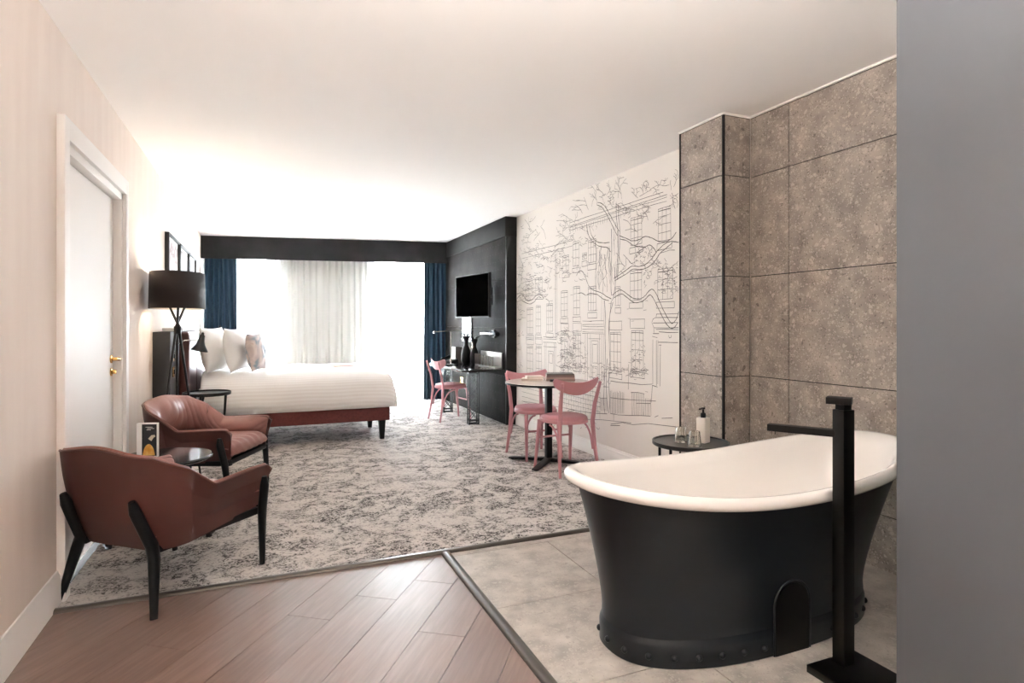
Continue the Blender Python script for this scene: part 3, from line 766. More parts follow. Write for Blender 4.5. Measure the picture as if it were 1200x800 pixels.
# bistro table
tb = thing('bistro_table', 'round bistro table with pale top on a black cross base between two pink chairs', 'table', (2.455, 4.965, .004))
MB().lathe([(0, .728), (.395, .728), (.398, .731), (.398, .744), (.393, .747), (0, .747)], 56).build('table_top', M_TTOP, tb, smooth=30)
MB().lathe([(.3985, .727), (.402, .729), (.402, .744), (.3985, .745)], 56).build('edge_band', M_BLACK, tb)
MB().bx(-.027, .027, -.027, .027, .03, .70).build('column', M_BLACK, tb, bevel=.003)
MB().bx(-.16, .16, -.16, .16, .70, .727).build('top_plate', M_BLACK, tb, bevel=.003)
for a in (46, 136):
    ca, sa = math.cos(R(a)), math.sin(R(a))
    MB().loft([[(r * ca - w_ * sa, r * sa + w_ * ca, z) for w_, z in ((-.03, .008), (.03, .008), (.03, h_), (-.03, h_))] for r, h_ in ((-.39, .018), (0, .045), (.39, .018))]).build('foot_bar', M_BLACK, tb, bevel=.002)
    for s in (-1, 1): MB().lathe([(.016, 0), (.016, .01)], 12, (s * .36 * ca, s * .36 * sa, 0), caps=(True, True)).build('foot', M_BLACK, tb)
zt = .752
def book(w, d, h, x, y, z, rz, c, label, pagec=(232, 224, 216)):
    t = thing('book', label, 'book', (x, y, z), rz, 'books on the bistro table')
    cm = mat('book_cover_%d_%d_%d' % c, c, .45)
    MB().bx(-w / 2, w / 2, -d / 2, d / 2, 0, .0025).build('cover', cm, t, smooth=0)
    MB().bx(-w / 2, w / 2, -d / 2, d / 2, h - .0025, h).build('cover', cm, t, smooth=0)
    MB().bx(-w / 2, w / 2, -d / 2, -d / 2 + .003, .0025, h - .0025).build('spine', cm, t, smooth=0)
    MB().bx(-w / 2 + .004, w / 2 - .004, -d / 2 + .003, d / 2 - .005, .0026, h - .0026).build('pages', mat('pages_%d' % pagec[0], pagec, .8), t, smooth=0)
z = zt
for w_, d_, h_, c, lab in ((.27, .21, .018, (150, 128, 122), 'taupe book at the bottom of the stack on the bistro table'), (.265, .205, .014, (176, 150, 142), 'rosy beige book second from the bottom of the stack'), (.262, .20, .020, (134, 112, 108), 'brown grey book third from the bottom of the stack'), (.255, .195, .012, (92, 84, 80), 'dark grey book on top of the stack')):
    book(w_, d_, h_, 2.60, 5.02, z, R(-22), c, lab); z += h_ + .0006
book(.20, .15, .022, 2.355, 5.10, zt, R(-30), (206, 190, 180), 'small pale book lying beside the stack', (240, 232, 226))
book(.16, .12, .02, 2.37, 5.10, zt + .0226, R(-12), (228, 214, 206), 'small cream booklet on top of the small pale book')
book(.05, .06, .02, 2.475, 4.92, zt, R(-25), (40, 38, 40), 'tiny black box shaped book on the bistro table', (60, 56, 56))

# ------------------------------------------------------------------ desk corner
DZT = .715
dk = thing('desk', 'black writing desk with lattice metal legs against the dark panelling', 'desk', (0, 0, .004))
MB().bx(2.27, DPX - .008, 6.99, 8.52, DZT - .034, DZT - .004).build('desk_top', mat('black_desk_top', (24, 22, 22), .14), dk, bevel=.006, seg=3)
def lattice_leg(x0, x1, y, d):
    h_ = DZT - .035
    for yy in (y, y + d):
        for x in (x0, x1): MB().bx(x - .007, x + .007, yy - .007, yy + .007, 0, h_).build('upright', M_BLACK, dk, smooth=0)
        n = 4; z0, z1 = .05, h_ - .03
        for k in range(n):
            a, b = lerp(z0, z1, k / n), lerp(z0, z1, (k + 1) / n)
            MB().bar((x0, yy, a), (x1, yy, b), .006, .006).build('lattice_bar', M_BLACK, dk, smooth=0)
            MB().bar((x1, yy, a), (x0, yy, b), .006, .006).build('lattice_bar', M_BLACK, dk, smooth=0)
        for z in (.01, .05, h_ - .025): MB().bar((x0, yy, z), (x1, yy, z), .012, .012).build('cross_bar', M_BLACK, dk, smooth=0)
    for x in (x0, x1):
        for z in (.01, h_ - .025): MB().bar((x, y, z), (x, y + d, z), .012, .012).build('cross_bar', M_BLACK, dk, smooth=0)
lattice_leg(2.43, 2.555, 7.18, .07); lattice_leg(2.43, 2.555, 8.32, .07)

tv = thing('television', 'flat black television on a swivel arm fixed to the dark panelling', 'television', (2.575, 7.48, 1.655), R(8.6))
# local: screen faces -x, width along y
MB().bx(-.018, .018, -.475, .475, -.285, .285).build('housing', M_BLACK, tv, bevel=.005)
MB().bx(-.0195, -.0175, -.462, .462, -.268, .272).build('screen', M_SCREEN, tv, smooth=0)
MB().bx(.018, .045, -.22, .22, -.18, .12).build('rear_box', M_BLACK, tv, bevel=.006)
MB().bx(.045, .06, -.1, .1, -.1, .1).build('mount_plate', M_GREYM, tv, bevel=.003)
MB().bar((.06, 0, 0), (.14, -.20, 0), .03, .045).build('swivel_arm', M_GREYM, tv, bevel=.004)
MB().bar((.14, -.20, 0), (.245, -.06, 0), .03, .045).build('swivel_arm', M_BLACK, tv, bevel=.004)
w_ = MB().bx(.225, .243, -.12, .04, -.12, .12).build('wall_plate', M_BLACK, tv, bevel=.003)

mr_ = thing('wall_mirror', 'narrow mirror in a dark frame on the panelling below the television', 'mirror', (DPX, 8.53, 1.02))
MB().bx(-.018, -.004, -.22, .22, 0, .40).build('frame', M_FRAME, mr_, bevel=.003)
MB().bx(-.0205, -.0182, -.20, .20, .02, .38).build('mirror_glass', M_MIRROR, mr_, smooth=0)

ws = thing('wall_spotlight', 'black cylinder spotlight with a chrome neck on the panelling above the glasses', 'wall light', (DPX, 7.42, 1.155))
MB().bx(-.02, -.003, -.05, .05, -.05, .05).build('mount', M_BLACK, ws, bevel=.003)
MB().tube([(-.02, 0, 0), (-.075, 0, 0)], .012, 12).build('stem', M_CHROME, ws)
MB().tube([(-.075, -.33, 0), (-.075, -.31, 0), (-.075, -.06, 0), (-.075, -.05, 0)], [.026, .034, .034, .022], 18).build('lamp_body', M_BLACK, ws, smooth=40)
MB().tube([(-.075, -.05, 0), (-.075, .30, .0)], .016, 14).build('neck', M_CHROME, ws)

dl = thing('desk_lamp', 'thin desk lamp with a long horizontal arm on a pale pole', 'desk lamp', (2.43, 7.98, DZT))
MB().lathe([(0, 0), (.07, 0), (.07, .012), (.012, .018)], 24, caps=(False, True)).build('base', M_BLACK, dl)
MB().tube([(0, 0, .012), (0, 0, .475)], .009, 10).build('pole', M_CHROME, dl)
MB().tube([(-.24, 0, .462), (0, 0, .478), (.33, 0, .488)], .007, 8).build('arm', M_GREYM, dl, smooth=60)
MB().tube([(-.25, 0, .450), (-.235, 0, .472)], [.016, .012], 12).build('lamp_head', M_CHROME, dl)

ph = thing('telephone', 'black desk telephone with handset on its cradle', 'telephone', (2.47, 8.22, DZT), R(-60))
MB().loft([[(-.09, -.11, 0), (.09, -.11, 0), (.09, .11, 0), (-.09, .11, 0)], [(-.085, -.105, .02), (.085, -.105, .02), (.085, .105, .07), (-.085, .105, .07)]]).build('phone_body', M_BLACK, ph, bevel=.006)
MB().tube([(-.055, -.10, .05), (-.055, -.08, .065), (-.055, 0, .085), (-.055, .08, .105), (-.055, .10, .1)], [.018, .024, .016, .024, .018], 12).build('handset', M_BLACK, ph, smooth=60)
MB().bx(-.005, .075, -.02, .06, .052, .056).build('keypad', M_GREYM, ph, bevel=.001).rotation_euler = (R(13), 0, 0)

bxo = thing('tissue_box', 'tall grey metal box standing on the desk beside the telephone', 'box', (2.66, 8.38, DZT), R(6))
MB().bx(-.07, .07, -.07, .07, 0, .235).build('box_body', M_GREYM, bxo, bevel=.006)
MB().bx(-.04, .04, -.012, .012, .235, .238).build('slot', M_BLACK, bxo, smooth=0)
def vase(x, y, h_, r, label):
    t = thing('vase', label, 'vase', (x, y, DZT), 0, 'black vases on the desk')
    MB().lathe([(0, 0), (r * .7, 0), (r * .95, h_ * .12), (r, h_ * .32), (r * .8, h_ * .52), (r * .42, h_ * .68), (r * .40, h_ * .80), (r * .75, h_ * .95), (r * .82, h_), (r * .7, h_), (r * .34, h_ * .8), (r * .3, h_ * .6), (0, h_ * .5)], 26).build('body', M_BLACKWOOD, t, smooth=60)
    for k in range(7):
        a = k * 2.4; q = .5 + .1 * (k % 3)
        MB().tube([(0, 0, h_ * .9), (.03 * math.cos(a), .03 * math.sin(a), h_ * 1.05), (.08 * math.cos(a), .08 * math.sin(a), h_ * (1.05 + .1 * q))], [.004, .012, .004], 6, sq=.4).build('dried_leaf', M_BLACKWOOD, t, smooth=60)
vase(2.70, 8.12, .40, .075, 'taller black vase with dark dried leaves on the desk')
vase(2.76, 7.93, .36, .065, 'shorter black vase with dark dried leaves next to the glasses')
cd = thing('glass_caddy', 'low grey metal caddy at the back of the desk behind the glasses', 'caddy', (2.80, 7.50, DZT))
MB().bx(.03, .045, -.42, .36, 0, .20).build('back_plate', M_GREYM, cd, bevel=.002)
MB().bx(-.06, .03, -.42, .36, 0, .012).build('tray', M_GREYM, cd, bevel=.002)
MB().bx(-.06, .03, .348, .36, .012, .16).build('side_plate', M_GREYM, cd, bevel=.002)
def tumbler_mesh(r0, r1, h_, t, n=24):
    m = MB().lathe([(0.001, 0), (r0, 0), (r1, h_), (r1 - t, h_), (r0 - t, t * 2), (0.001, t * 2)], n); return m
tm = tumbler_mesh(.030, .034, .13, .002).mesh('desk_glass', smooth=50); tm.materials.append(M_TUMBLER)
for i, lab in enumerate(('clear tall glass in the desk caddy, nearest the vases', 'clear tall glass in the desk caddy, second from the vases', 'clear tall glass in the desk caddy, third from the vases', 'clear tall glass in the desk caddy, farthest from the vases')):
    o = link('drinking_glass', tm); o.location = (2.785, 7.73 - i * .13, DZT + .0125); tag(o, lab, 'glass', 'glasses in the desk caddy')
def socket(y, z, label):
    t = thing('wall_socket', label, 'socket', (DPX, y, z), 0, 'brass sockets on the panelling')
    MB().bx(-.012, -.0035, -.075, .075, -.045, .045).build('plate', M_BRASS, t, bevel=.002)
    for s in (-1, 1): MB().bx(-.0145, -.0122, s * .035 - .018, s * .035 + .018, -.02, .02).build('outlet', M_BLACK, t, bevel=.001)
socket(8.24, .98, 'brass socket plate above the desk by the vases'); socket(8.80, .42, 'brass socket plate below the desk near the curtain')

# ------------------------------------------------------------------ bath
BCX, BCY = 1.975, 2.01
bath = thing('bathtub', 'freestanding boat shaped bath, white inside and matt anthracite outside, on riveted plinth', 'bathtub', (BCX, BCY, 0))
NB = 96
def sup(a, half_l, half_w, n=2.4):
    ca, sa = math.cos(a), math.sin(a)
    return math.copysign(abs(ca) ** (2 / n), ca) * half_l, math.copysign(abs(sa) ** (2 / n), sa) * half_w
def rimz(x): 
    d = x + .14
    return .628 + (.062 * min(1, (d / .72) ** 2) if d < 0 else .10 * (d / 1.0) ** 2)
RA, RB = .855, .375; GA, GB = .64, .275; GX = -.065
def ringo(k):                                  # k=0 plinth top .. 1 under the rim
    out = []
    for i in range(NB):
        a = 2 * math.pi * i / NB
        f = .06 * math.exp(-k * 14) + k ** 1.35 * .94 if k > 0 else .06
        x0, y0 = sup(a, GA, GB); x1, y1 = sup(a, RA - .02, RB - .02)
        x, y = lerp(x0 + GX, x1, f), lerp(y0, y1, f)
        out.append(Vector((x, y, lerp(.105, rimz(x1) - .012, k))))
    return out
MB().loft([ringo(k / 22) for k in range(23)], caps=(True, False)).build('outer_shell', M_BATHOUT, bath, smooth=60)
def plr(sc, z): return [Vector((sup(2 * math.pi * i / NB, GA + sc, GB + sc)[0] + GX, sup(2 * math.pi * i / NB, GA + sc, GB + sc)[1], z)) for i in range(NB)]
MB().loft([plr(.010, 0), plr(.016, .005), plr(.016, .078), plr(.013, .088), plr(.002, .106)], caps=(True, True)).build('plinth', M_BATHOUT, bath, smooth=40)
# rolled rim and enamel basin in one continuous surface
def ringi(dx, dz, z_abs=None, n=2.4, shift=0):
    out = []
    for i in range(NB):
        a = 2 * math.pi * i / NB; x, y = sup(a, RA + dx, RB + dx * .9, n)
        x1, _ = sup(a, RA, RB)
        out.append(Vector((x + shift, y, (rimz(x1) + dz) if z_abs is None else z_abs)))
    return out
def basin(k):
    out = []
    for i in range(NB):
        a = 2 * math.pi * i / NB
        h_ = 1 - .86 * k; f = .06 * math.exp(-h_ * 14) + h_ ** 1.35 * .94
        x0, y0 = sup(a, GA - .03, GB - .03); x1, y1 = sup(a, RA - .05, RB - .048)
        x, y = lerp(x0 + GX, x1, f), lerp(y0, y1, f)
        q = max(0, (k - .55) / .45); r_ = 1 - .42 * (1 - math.sqrt(max(0, 1 - q * q)))
        x = GX + (x - GX) * r_; y *= r_
        zb = .17; zk = lerp(rimz(sup(a, RA, RB)[0]) - .016, zb, min(1, k * 1.02 if k < .55 else lerp(.561, 1, math.sin(q * math.pi / 2))))
        out.append(Vector((x, y, zk)))
    return out
rr_ = [ringi(-.028, -.026), ringi(-.012, -.032), ringi(.006, -.03), ringi(.017, -.018), ringi(.019, -.004), ringi(.012, .01), ringi(-.004, .017), ringi(-.022, .014), ringi(-.036, .004)]
rr_ += [basin(k / 24) for k in range(25)]
rr_ += [[Vector((lerp(-.06, p.x, q), p.y * q, .17 - .004 * (1 - q))) for p in basin(1.0)] for q in (.6, .2)]
MB().loft(rr_, caps=(False, True)).build('enamel_basin', M_ENAMEL, bath, smooth=60, label='glossy white enamel interior with rolled rim')
rv = MB().lathe([(.013, 0), (.0125, .005), (.008, .010), (.001, .012)], 10).mesh('rivet', smooth=60); rv.materials.append(M_BATHOUT)
# rivets at even spacing round the plinth
pp = plr(.016, .044); per = [0]
for i in range(NB): per.append(per[-1] + (pp[(i + 1) % NB] - pp[i]).length)
NR = 34
for k in range(NR):
    s = per[-1] * k / NR; i = max(j for j in range(NB) if per[j] <= s); q = (s - per[i]) / (per[i + 1] - per[i])
    a, b = pp[i], pp[(i + 1) % NB]; p = a.lerp(b, q); d = (b - a).normalized(); nrm = Vector((d.y, -d.x, 0))
    if -.16 < p.x < .1 and p.y < 0: continue
    o = link('rivet', rv, bath); o.location = p; o.rotation_euler = nrm.to_track_quat('Z', 'Y').to_euler()
# arched service opening in the front
arch = [(k_[0] * 1.15 - .02, k_[1] * 1.15) for k_ in [(-.075, 0)] + [(-.075 + .0, .16)] + [(.075 * -math.cos(a), .16 + .075 * math.sin(a)) for a in [math.pi * k / 12 for k in range(1, 12)]] + [(.075, .16), (.075, 0)]]
yf = -(GB + .016)
MB().loft([[(x + GX + .02, yf - .004, z + .001) for x, z in arch], [(x + GX + .02, yf + .05, z + .001) for x, z in arch]]).build('arch_panel', M_MATTB, bath, smooth=0)
MB().tube([((x * 1.08) + GX + .02, yf - .003, z * 1.03 + .004) for x, z in arch], .004, 8).build('arch_moulding', M_BATHOUT, bath, smooth=60)

tp = thing('bath_tap', 'tall square matt black floor standing tap with long spout over the bath', 'tap', (1.985, 1.555, 0))
MB().bx(-.135, .115, -.155, .045, 0, .028).build('base_plate', M_MATTB, tp, bevel=.002)
MB().bx(-.028, .028, -.024, .024, .028, .965).build('column', M_MATTB, tp, bevel=.002)
rotS = Matrix.Rotation(R(32), 3, 'Z')
def rb(m, x0, x1, y0, y1, z0, z1): return m.box(rotS @ Vector(((x0 + x1) / 2, (y0 + y1) / 2, (z0 + z1) / 2)), (x1 - x0, y1 - y0, z1 - z0), rotS)
rb(MB(), -.02, .02, .026, .262, .862, .888).build('spout', M_MATTB, tp, bevel=.002)
ar = MB().lathe([(0, -.012), (.010, -.012), (.010, 0), (0, 0)], 12).build('aerator', M_CHROME, tp); ar.location = rotS @ Vector((0, .242, .861))
MB().bx(-.02, .02, -.018, .018, .965, .985).build('neck', M_MATTB, tp, bevel=.001)
rb(MB(), -.03, .03, -.028, .055, .985, 1.01).build('handle', M_MATTB, tp, bevel=.002)

# side table with glasses and bottle
sd = thing('side_table', 'round black tray side table between the bath and the stone pier', 'side table', (2.46, 2.985, 0))
MB().lathe([(0, .53), (.226, .53), (.232, .535), (.232, .555), (.224, .555), (.222, .546), (0, .546)], 48).build('tray_top', mat('black_tray', (38, 36, 36), .3), sd, smooth=30)
for a in (20, 110, 200, 290):
    ca, sa = math.cos(R(a)), math.sin(R(a)); MB().tube([(.222 * ca, .222 * sa, .005), (.222 * ca, .222 * sa, .545)], .009, 8).build('leg', M_BLACK, sd)
MB().tube([(.215 * math.cos(2 * math.pi * k / 40), .215 * math.sin(2 * math.pi * k / 40), .012) for k in range(40)], .008, 8, closed=True).build('foot_ring', M_BLACK, sd, smooth=60)
def faceted(r0, r1, h_, t):
    n = 12; m = MB()
    def ring(r, z, fl_): return [(r * (1 - fl_ * (k % 2)) * math.cos(math.pi * k / n), r * (1 - fl_ * (k % 2)) * math.sin(math.pi * k / n), z) for k in range(2 * n)]
    m.loft([ring(.001, 0, 0), ring(r0, 0, .0), ring(r0 * 1.04, .006, .05), ring(lerp(r0, r1, .5), h_ * .5, .06), ring(r1, h_ - .006, .05), ring(r1 * .94, h_, 0), ring(r1 * .8, h_ - .001, 0), ring(r1 - t, h_ - .012, 0), ring(r0 - t, .012, 0), ring(.001, .010, 0)], caps=(False, False))
    return m
fm = faceted(.040, .032, .09, .004).mesh('tumbler', smooth=25); fm.materials.append(M_TUMBLER)
for x, y, lab in ((2.415, 3.02, 'faceted clear tumbler upside down on the side table, farther from the bath'), (2.41, 2.885, 'faceted clear tumbler upside down on the side table, nearer the bath')):
    o = link('tumbler', fm); o.location = (x, y, .5465); tag(o, lab, 'glass', 'tumblers on the side table')
bo = thing('pump_bottle', 'square cream toiletry bottle with a black pump on the side table', 'bottle', (2.53, 2.95, .5465), R(20))
MB().bx(-.031, .031, -.031, .031, 0, .155).build('bottle_body', M_CREAM, bo, bevel=.006, seg=3)
MB().lathe([(0, .155), (.016, .155), (.016, .180), (.007, .186), (.006, .205), (.013, .208), (.013, .217), (0, .217)], 16).build('pump', M_BLACK, bo)
MB().bar((-.005, 0, .213), (-.045, 0, .210), .010, .008).build('nozzle', M_BLACK, bo, bevel=.001)

# ------------------------------------------------------------------ mural: ink drawing printed on the right wall
# the drawing was measured off the photograph and is laid out in wall coordinates (y along the wall, z up)
MS, MC = math.sin(YAW), math.cos(YAW)
def mw(u, v):
    t = (u - 600) / FPX; d = XR / (MS + t * MC); return (d * (MC - t * MS), EYE - (v - HOR) / FPX * d)
mural = thing('wall_mural', 'black ink line drawing of terraced houses and a bare tree on the white wall', 'mural', (0, 0, 0))
MB().bx(XR - .004, XR - .0005, CY1 + .008, DPY - .006, .14, HC - .004).build('mural_paper', M_MURALP, mural, smooth=0)
jr = random.Random(11)
class Ink:
    def __init__(s): s.m = MB()
    def wl(s, pts, w=.005, jit=.003):            # polyline in wall coordinates
        pts = [(y + jr.uniform(-jit, jit), z + jr.uniform(-jit, jit)) for y, z in pts]
        n = len(pts); L = []; Rr = []
        for i, (y, z) in enumerate(pts):
            a, b = pts[max(i - 1, 0)], pts[min(i + 1, n - 1)]; dy, dz = b[0] - a[0], b[1] - a[1]; q = math.hypot(dy, dz) or 1
            ww = w * .42 * jr.uniform(.7, 1.25); L.append((XR - .0052, y - dz / q * ww, z + dy / q * ww)); Rr.append((XR - .0052, y + dz / q * ww, z - dy / q * ww))
        o = len(s.m.v); s.m.v += L + Rr
        for i in range(n - 1): s.m.f.append((o + i, o + i + 1, o + n + i + 1, o + n + i))
    def px(s, pts, w=.005, sm=0, jit=.003):
        if sm:                                    # Catmull-Rom smoothing
            P = [pts[0]] + list(pts) + [pts[-1]]; out = []
            for i in range(1, len(P) - 2):
                for k in range(sm):
                    t = k / sm
                    out.append(tuple(.5 * (2 * P[i][c] + (P[i + 1][c] - P[i - 1][c]) * t + (2 * P[i - 1][c] - 5 * P[i][c] + 4 * P[i + 1][c] - P[i + 2][c]) * t * t + (3 * P[i][c] - P[i - 1][c] - 3 * P[i + 1][c] + P[i + 2][c]) * t ** 3) for c in (0, 1)))
            pts = out + [pts[-1]]
        s.wl([mw(u, v) for u, v in pts], w, jit)
    def rect(s, u0, u1, vt, vb, w=.004):
        (y0, zt_), (_, zb_), (y1, _) = mw(u0, vt), mw(u0, vb), mw(u1, vt)
        for a, b in (((y0, zt_), (y1, zt_)), ((y1, zt_), (y1, zb_)), ((y1, zb_), (y0, zb_)), ((y0, zb_), (y0, zt_))): s.line(a, b, w)
        return y0, y1, zt_, zb_
    def line(s, a, b, w=.004):
        n = max(2, int(math.dist(a, b) / .18) + 1)
        s.wl([(lerp(a[0], b[0], k / n), lerp(a[1], b[1], k / n)) for k in range(n + 1)], w)
    def hz(s, u0, u1, v, w=.004): (y0, z), (y1, _) = mw(u0, v), mw(u1, v); s.line((y0, z), (y1, z), w)
    def win(s, u0, u1, vt, vb, cols=3, rows=4, head=True, sill=True, w=.004):
        y0, y1, a, b = s.rect(u0, u1, vt, vb, w)
        for k in range(1, cols): y = lerp(y0, y1, k / cols); s.line((y, a), (y, b), w * .85)
        for k in range(1, rows): z = lerp(a, b, k / rows); s.line((y0, z), (y1, z), w * .85)
        e = (y0 - y1) * .1
        s.line((y0, a - .02), (y1, a - .02), w * 1.5)
        if head:
            for z in (a + .02, a + .10): s.line((y0 + e, z), (y1 - e, z), w)
            s.line((y0 + e, a + .02), (y0 + e, a + .10), w); s.line((y1 - e, a + .02), (y1 - e, a + .10), w)
        if sill:
            for z in (b - .02, b - .07): s.line((y0 + e, z), (y1 - e, z), w * 1.2)
            s.line((y0 + e, b - .02), (y0 + e, b - .07), w); s.line((y1 - e, b - .02), (y1 - e, b - .07), w)
    def scrib(s, u0, u1, v0, v1, n, size=2.6, w=.0042):
        for _ in range(n):
            u, v = jr.uniform(u0, u1), jr.uniform(v0, v1); a = jr.uniform(0, 6.3); p = [(u, v)]
            for k in range(jr.randint(2, 5)):
                a += jr.uniform(-1.4, 1.4); r = size * jr.uniform(.35, .8); u += r * math.cos(a); v += r * math.sin(a)
                if u > 795.5: break
                p.append((u, v))
            if len(p) > 1: s.px(p, w, 0, .001)
    def twig(s, u, v, ang, ln, dep, w=.0045):
        p = [(u, v)]; a = ang
        for k in range(3): a += jr.uniform(-.45, .45); u += ln / 3 * math.cos(a); v -= ln / 3 * math.sin(a); p.append((u, v))
        if max(q[0] for q in p) > 795.5: return
        s.px(p, w, 0, .001)
        if dep > 0:
            for q in p[1:]:
                if jr.random() < .75: s.twig(q[0], q[1], a + jr.choice((-1, 1)) * jr.uniform(.5, 1.1), ln * .6, dep - 1, w * .9)
    def done(s, name, label, material=M_INK): o = s.m.build(name, material, mural, smooth=0, label=label); o['kind'] = 'stuff'; return o

# --- tree trunk and big branches
T = Ink()
for pts in ([(700, 240), (706, 243), (712, 252), (718, 264), (724, 276)], [(701, 237), (708, 240), (715, 251), (721, 262), (726, 271)],
            [(722.5, 238), (723, 255), (725, 275), (724.5, 300), (722, 330), (720, 346), (718, 352)], [(725, 240), (726, 258), (727, 275), (726, 300), (724, 328)],
            [(717, 268), (717.5, 290), (717, 310), (716.5, 330), (717, 346)], [(698, 283), (699, 300), (698.5, 325), (699, 340)],
            [(691, 265), (694, 276), (700, 283), (708, 284.5), (715, 284)], [(688, 262), (690, 275), (696, 284), (703, 288.5), (712, 290), (716, 295)],
            # upper right branch
            [(726, 276), (734, 279), (741, 282), (749, 281), (757, 277), (765, 279), (773, 283), (782, 282.5), (788, 279), (793, 272)], [(727, 280), (735, 282), (742, 287), (750, 289), (756, 289.5), (762, 287), (767, 291), (770, 296)],
            [(796, 284), (786, 283), (778, 287), (771, 294), (765, 302), (758, 309), (750, 312), (741, 312), (735, 316), (728, 321), (720, 326)], [(789, 284), (782, 290), (774, 297), (768, 306), (760, 313), (752, 315.5), (742, 315.5), (736, 320), (729, 324), (721, 329)],
            # lower long branch that dips into a loop at the right edge
            [(718, 346), (724, 341), (729, 340), (735, 344), (742, 349), (750, 350), (756, 347), (761, 341), (765, 339), (769, 343), (774, 354), (780, 367), (786, 377), (789, 378.5), (793, 374), (796, 365)], [(720, 349), (726, 345), (730, 344.5), (736, 349), (743, 354), (750, 354), (756, 351), (761, 346), (763.5, 346), (767, 351), (773, 363), (780, 377), (786, 384), (790, 384), (795, 378)],
            # left branches
            [(717, 350), (711, 347), (705, 343), (699, 341), (693, 338), (690, 334)], [(714, 352), (707, 350), (700, 345), (692, 343.5), (688, 346)], [(690, 334), (687, 326), (683, 318), (679, 318), (676, 323)], [(687, 346), (682, 343), (678, 344)],
            # lower trunk
            [(709, 352), (710, 370), (709.5, 392), (710, 415), (709, 445), (708, 470), (709.5, 484)], [(717, 352), (715, 372), (714.5, 395), (715, 420), (714, 445), (715, 470), (714, 484)], [(712, 420), (711, 450), (712.5, 482)], [(719, 354), (716, 365), (714, 380), (714.5, 396)],
            [(606, 350), (612, 345), (618, 352), (624, 351), (629, 346), (634, 345), (638, 350)], [(612, 352), (620, 356), (626, 354), (631, 348), (635, 349)], [(640, 350), (644, 353), (643, 358)]):
    T.px(pts, .0075, 5, .0015)
for k in range(26):
    u = jr.uniform(700, 716); v = jr.uniform(288, 325); T.px([(u, v), (u + jr.uniform(-2, 2), v + 8), (u + jr.uniform(-3, 3), v + jr.uniform(14, 24))], .0045, 4)
for k in range(9):
    u = jr.uniform(718, 724); v = jr.uniform(250, 320); T.px([(u, v), (u + jr.uniform(-1, 1), v + 10), (u + jr.uniform(-1.5, 1.5), v + 20)], .004, 4)
for u, v, a, ln in ((726, 320, 1.0, 9), (733, 312, 2.2, 12), (731, 298, -1.2, 14), (740, 268, 1.3, 10), (752, 262, .9, 12), (748, 272, 2.4, 10), (760, 300, 1.5, 8), (781, 300, .1, 16), (774, 296.5, 0, 18), (745, 312, 1.6, 24)): T.twig(u, v, a, ln, 1)
T.done('tree_lines', 'ink lines of the tree trunk and thick branches')

# --- twigs and leaves
K = Ink()
for u, v, a, ln in ((708, 228, 1.9, 10), (711, 229, 1.2, 12), (725, 232, 1.55, 16), (729, 233, 1.4, 17), (748, 232, 2.0, 10), (750, 230, .8, 16), (757, 224, 1.6, 10), (762, 222, .9, 14), (771, 220, 1.0, 10), (787, 223, 1.6, 12), (790, 219, .9, 12), (788, 226, -.9, 12), (794, 243, 1.4, 10),
                    (700, 240, 1.8, 16), (694, 242, 1.5, 18), (690, 246, 1.9, 16), (683, 250, 2.1, 14), (760, 258, 1.4, 14), (766, 262, 1.1, 10), (676, 265, 1.7, 14), (668, 270, 2.0, 14), (660, 275, 1.4, 12), (664, 280, 2.6, 12), (650, 290, 1.2, 12), (640, 280, 1.5, 16), (646, 300, .8, 14), (632, 300, 1.8, 12), (622, 272, 1.5, 18), (618, 290, 1.4, 16), (626, 282, .9, 10), (612, 330, 1.5, 20), (608, 360, 1.4, 20), (752, 250, .6, 10), (744, 246, 2.6, 12), (736, 247, 3.0, 12), (790, 252, .8, 8), (792, 330, 2.4, 22), (786, 306, .4, 10)):
    K.twig(u, v, a, ln, 2 if u > 670 else 1)
for a in ((725, 760, 240, 252, 26), (706, 724, 226, 246, 30), (656, 700, 262, 288, 50), (640, 662, 290, 322, 40), (628, 656, 286, 312, 36), (612, 640, 296, 330, 40), (612, 630, 256, 296, 26), (601, 614, 310, 352, 30), (600, 612, 352, 440, 36), (745, 770, 290, 310, 40), (756, 762, 316, 334, 14), (770, 796, 306, 345, 70), (655, 674, 386, 432, 130), (672, 690, 402, 436, 40), (656, 690, 428, 436, 40), (740, 756, 405, 432, 26), (737, 759, 431, 439, 46), (716, 731, 430, 437, 26), (612, 624, 330, 350, 30), (620, 645, 322, 345, 50), (660, 690, 300, 330, 30), (704, 716, 425, 455, 26), (640, 700, 490, 502, 24)):
    K.scrib(*a)
K.done('leaf_lines', 'fine ink twigs and leaves', M_INKL)

# --- houses
Hs = Ink()
for v in (244, 247.5, 252, 258): Hs.hz(653, 786, v + (786 - 653) * 0 + (0 if v else 0) - 6, .004) if False else None
def zline(u_ref, v_ref, u0, u1, w=.004): z = mw(u_ref, v_ref)[1]; Hs.line((mw(u0, 0)[0], z), (mw(u1, 0)[0], z), w)
for ur, vr in ((780, 224), (780, 229), (780, 231.5), (780, 236)): zline(ur, vr, 668, 782 if vr > 225 else 778, .0042)
for ur, vr in ((640, 290), (640, 296)): zline(ur, vr, 612, 672)
for k in range(22): u = lerp(672, 728, k / 21); y = mw(u, 0)[0]; z = mw(780, 233)[1]; Hs.line((y, z), (y, z - .05), .0035)
for a in ((739.5, 752.5, 256, 288, 3, 4), (772, 786.5, 245, 283, 3, 4), (739.5, 752.5, 318, 352, 3, 3), (771.5, 789, 316, 351, 3, 3), (722, 727.5, 336, 358, 2, 2)): Hs.win(*a, head=False)
Hs.win(716, 728, 389, 434, 3, 4); Hs.win(740.5, 754.5, 387, 432, 3, 4)
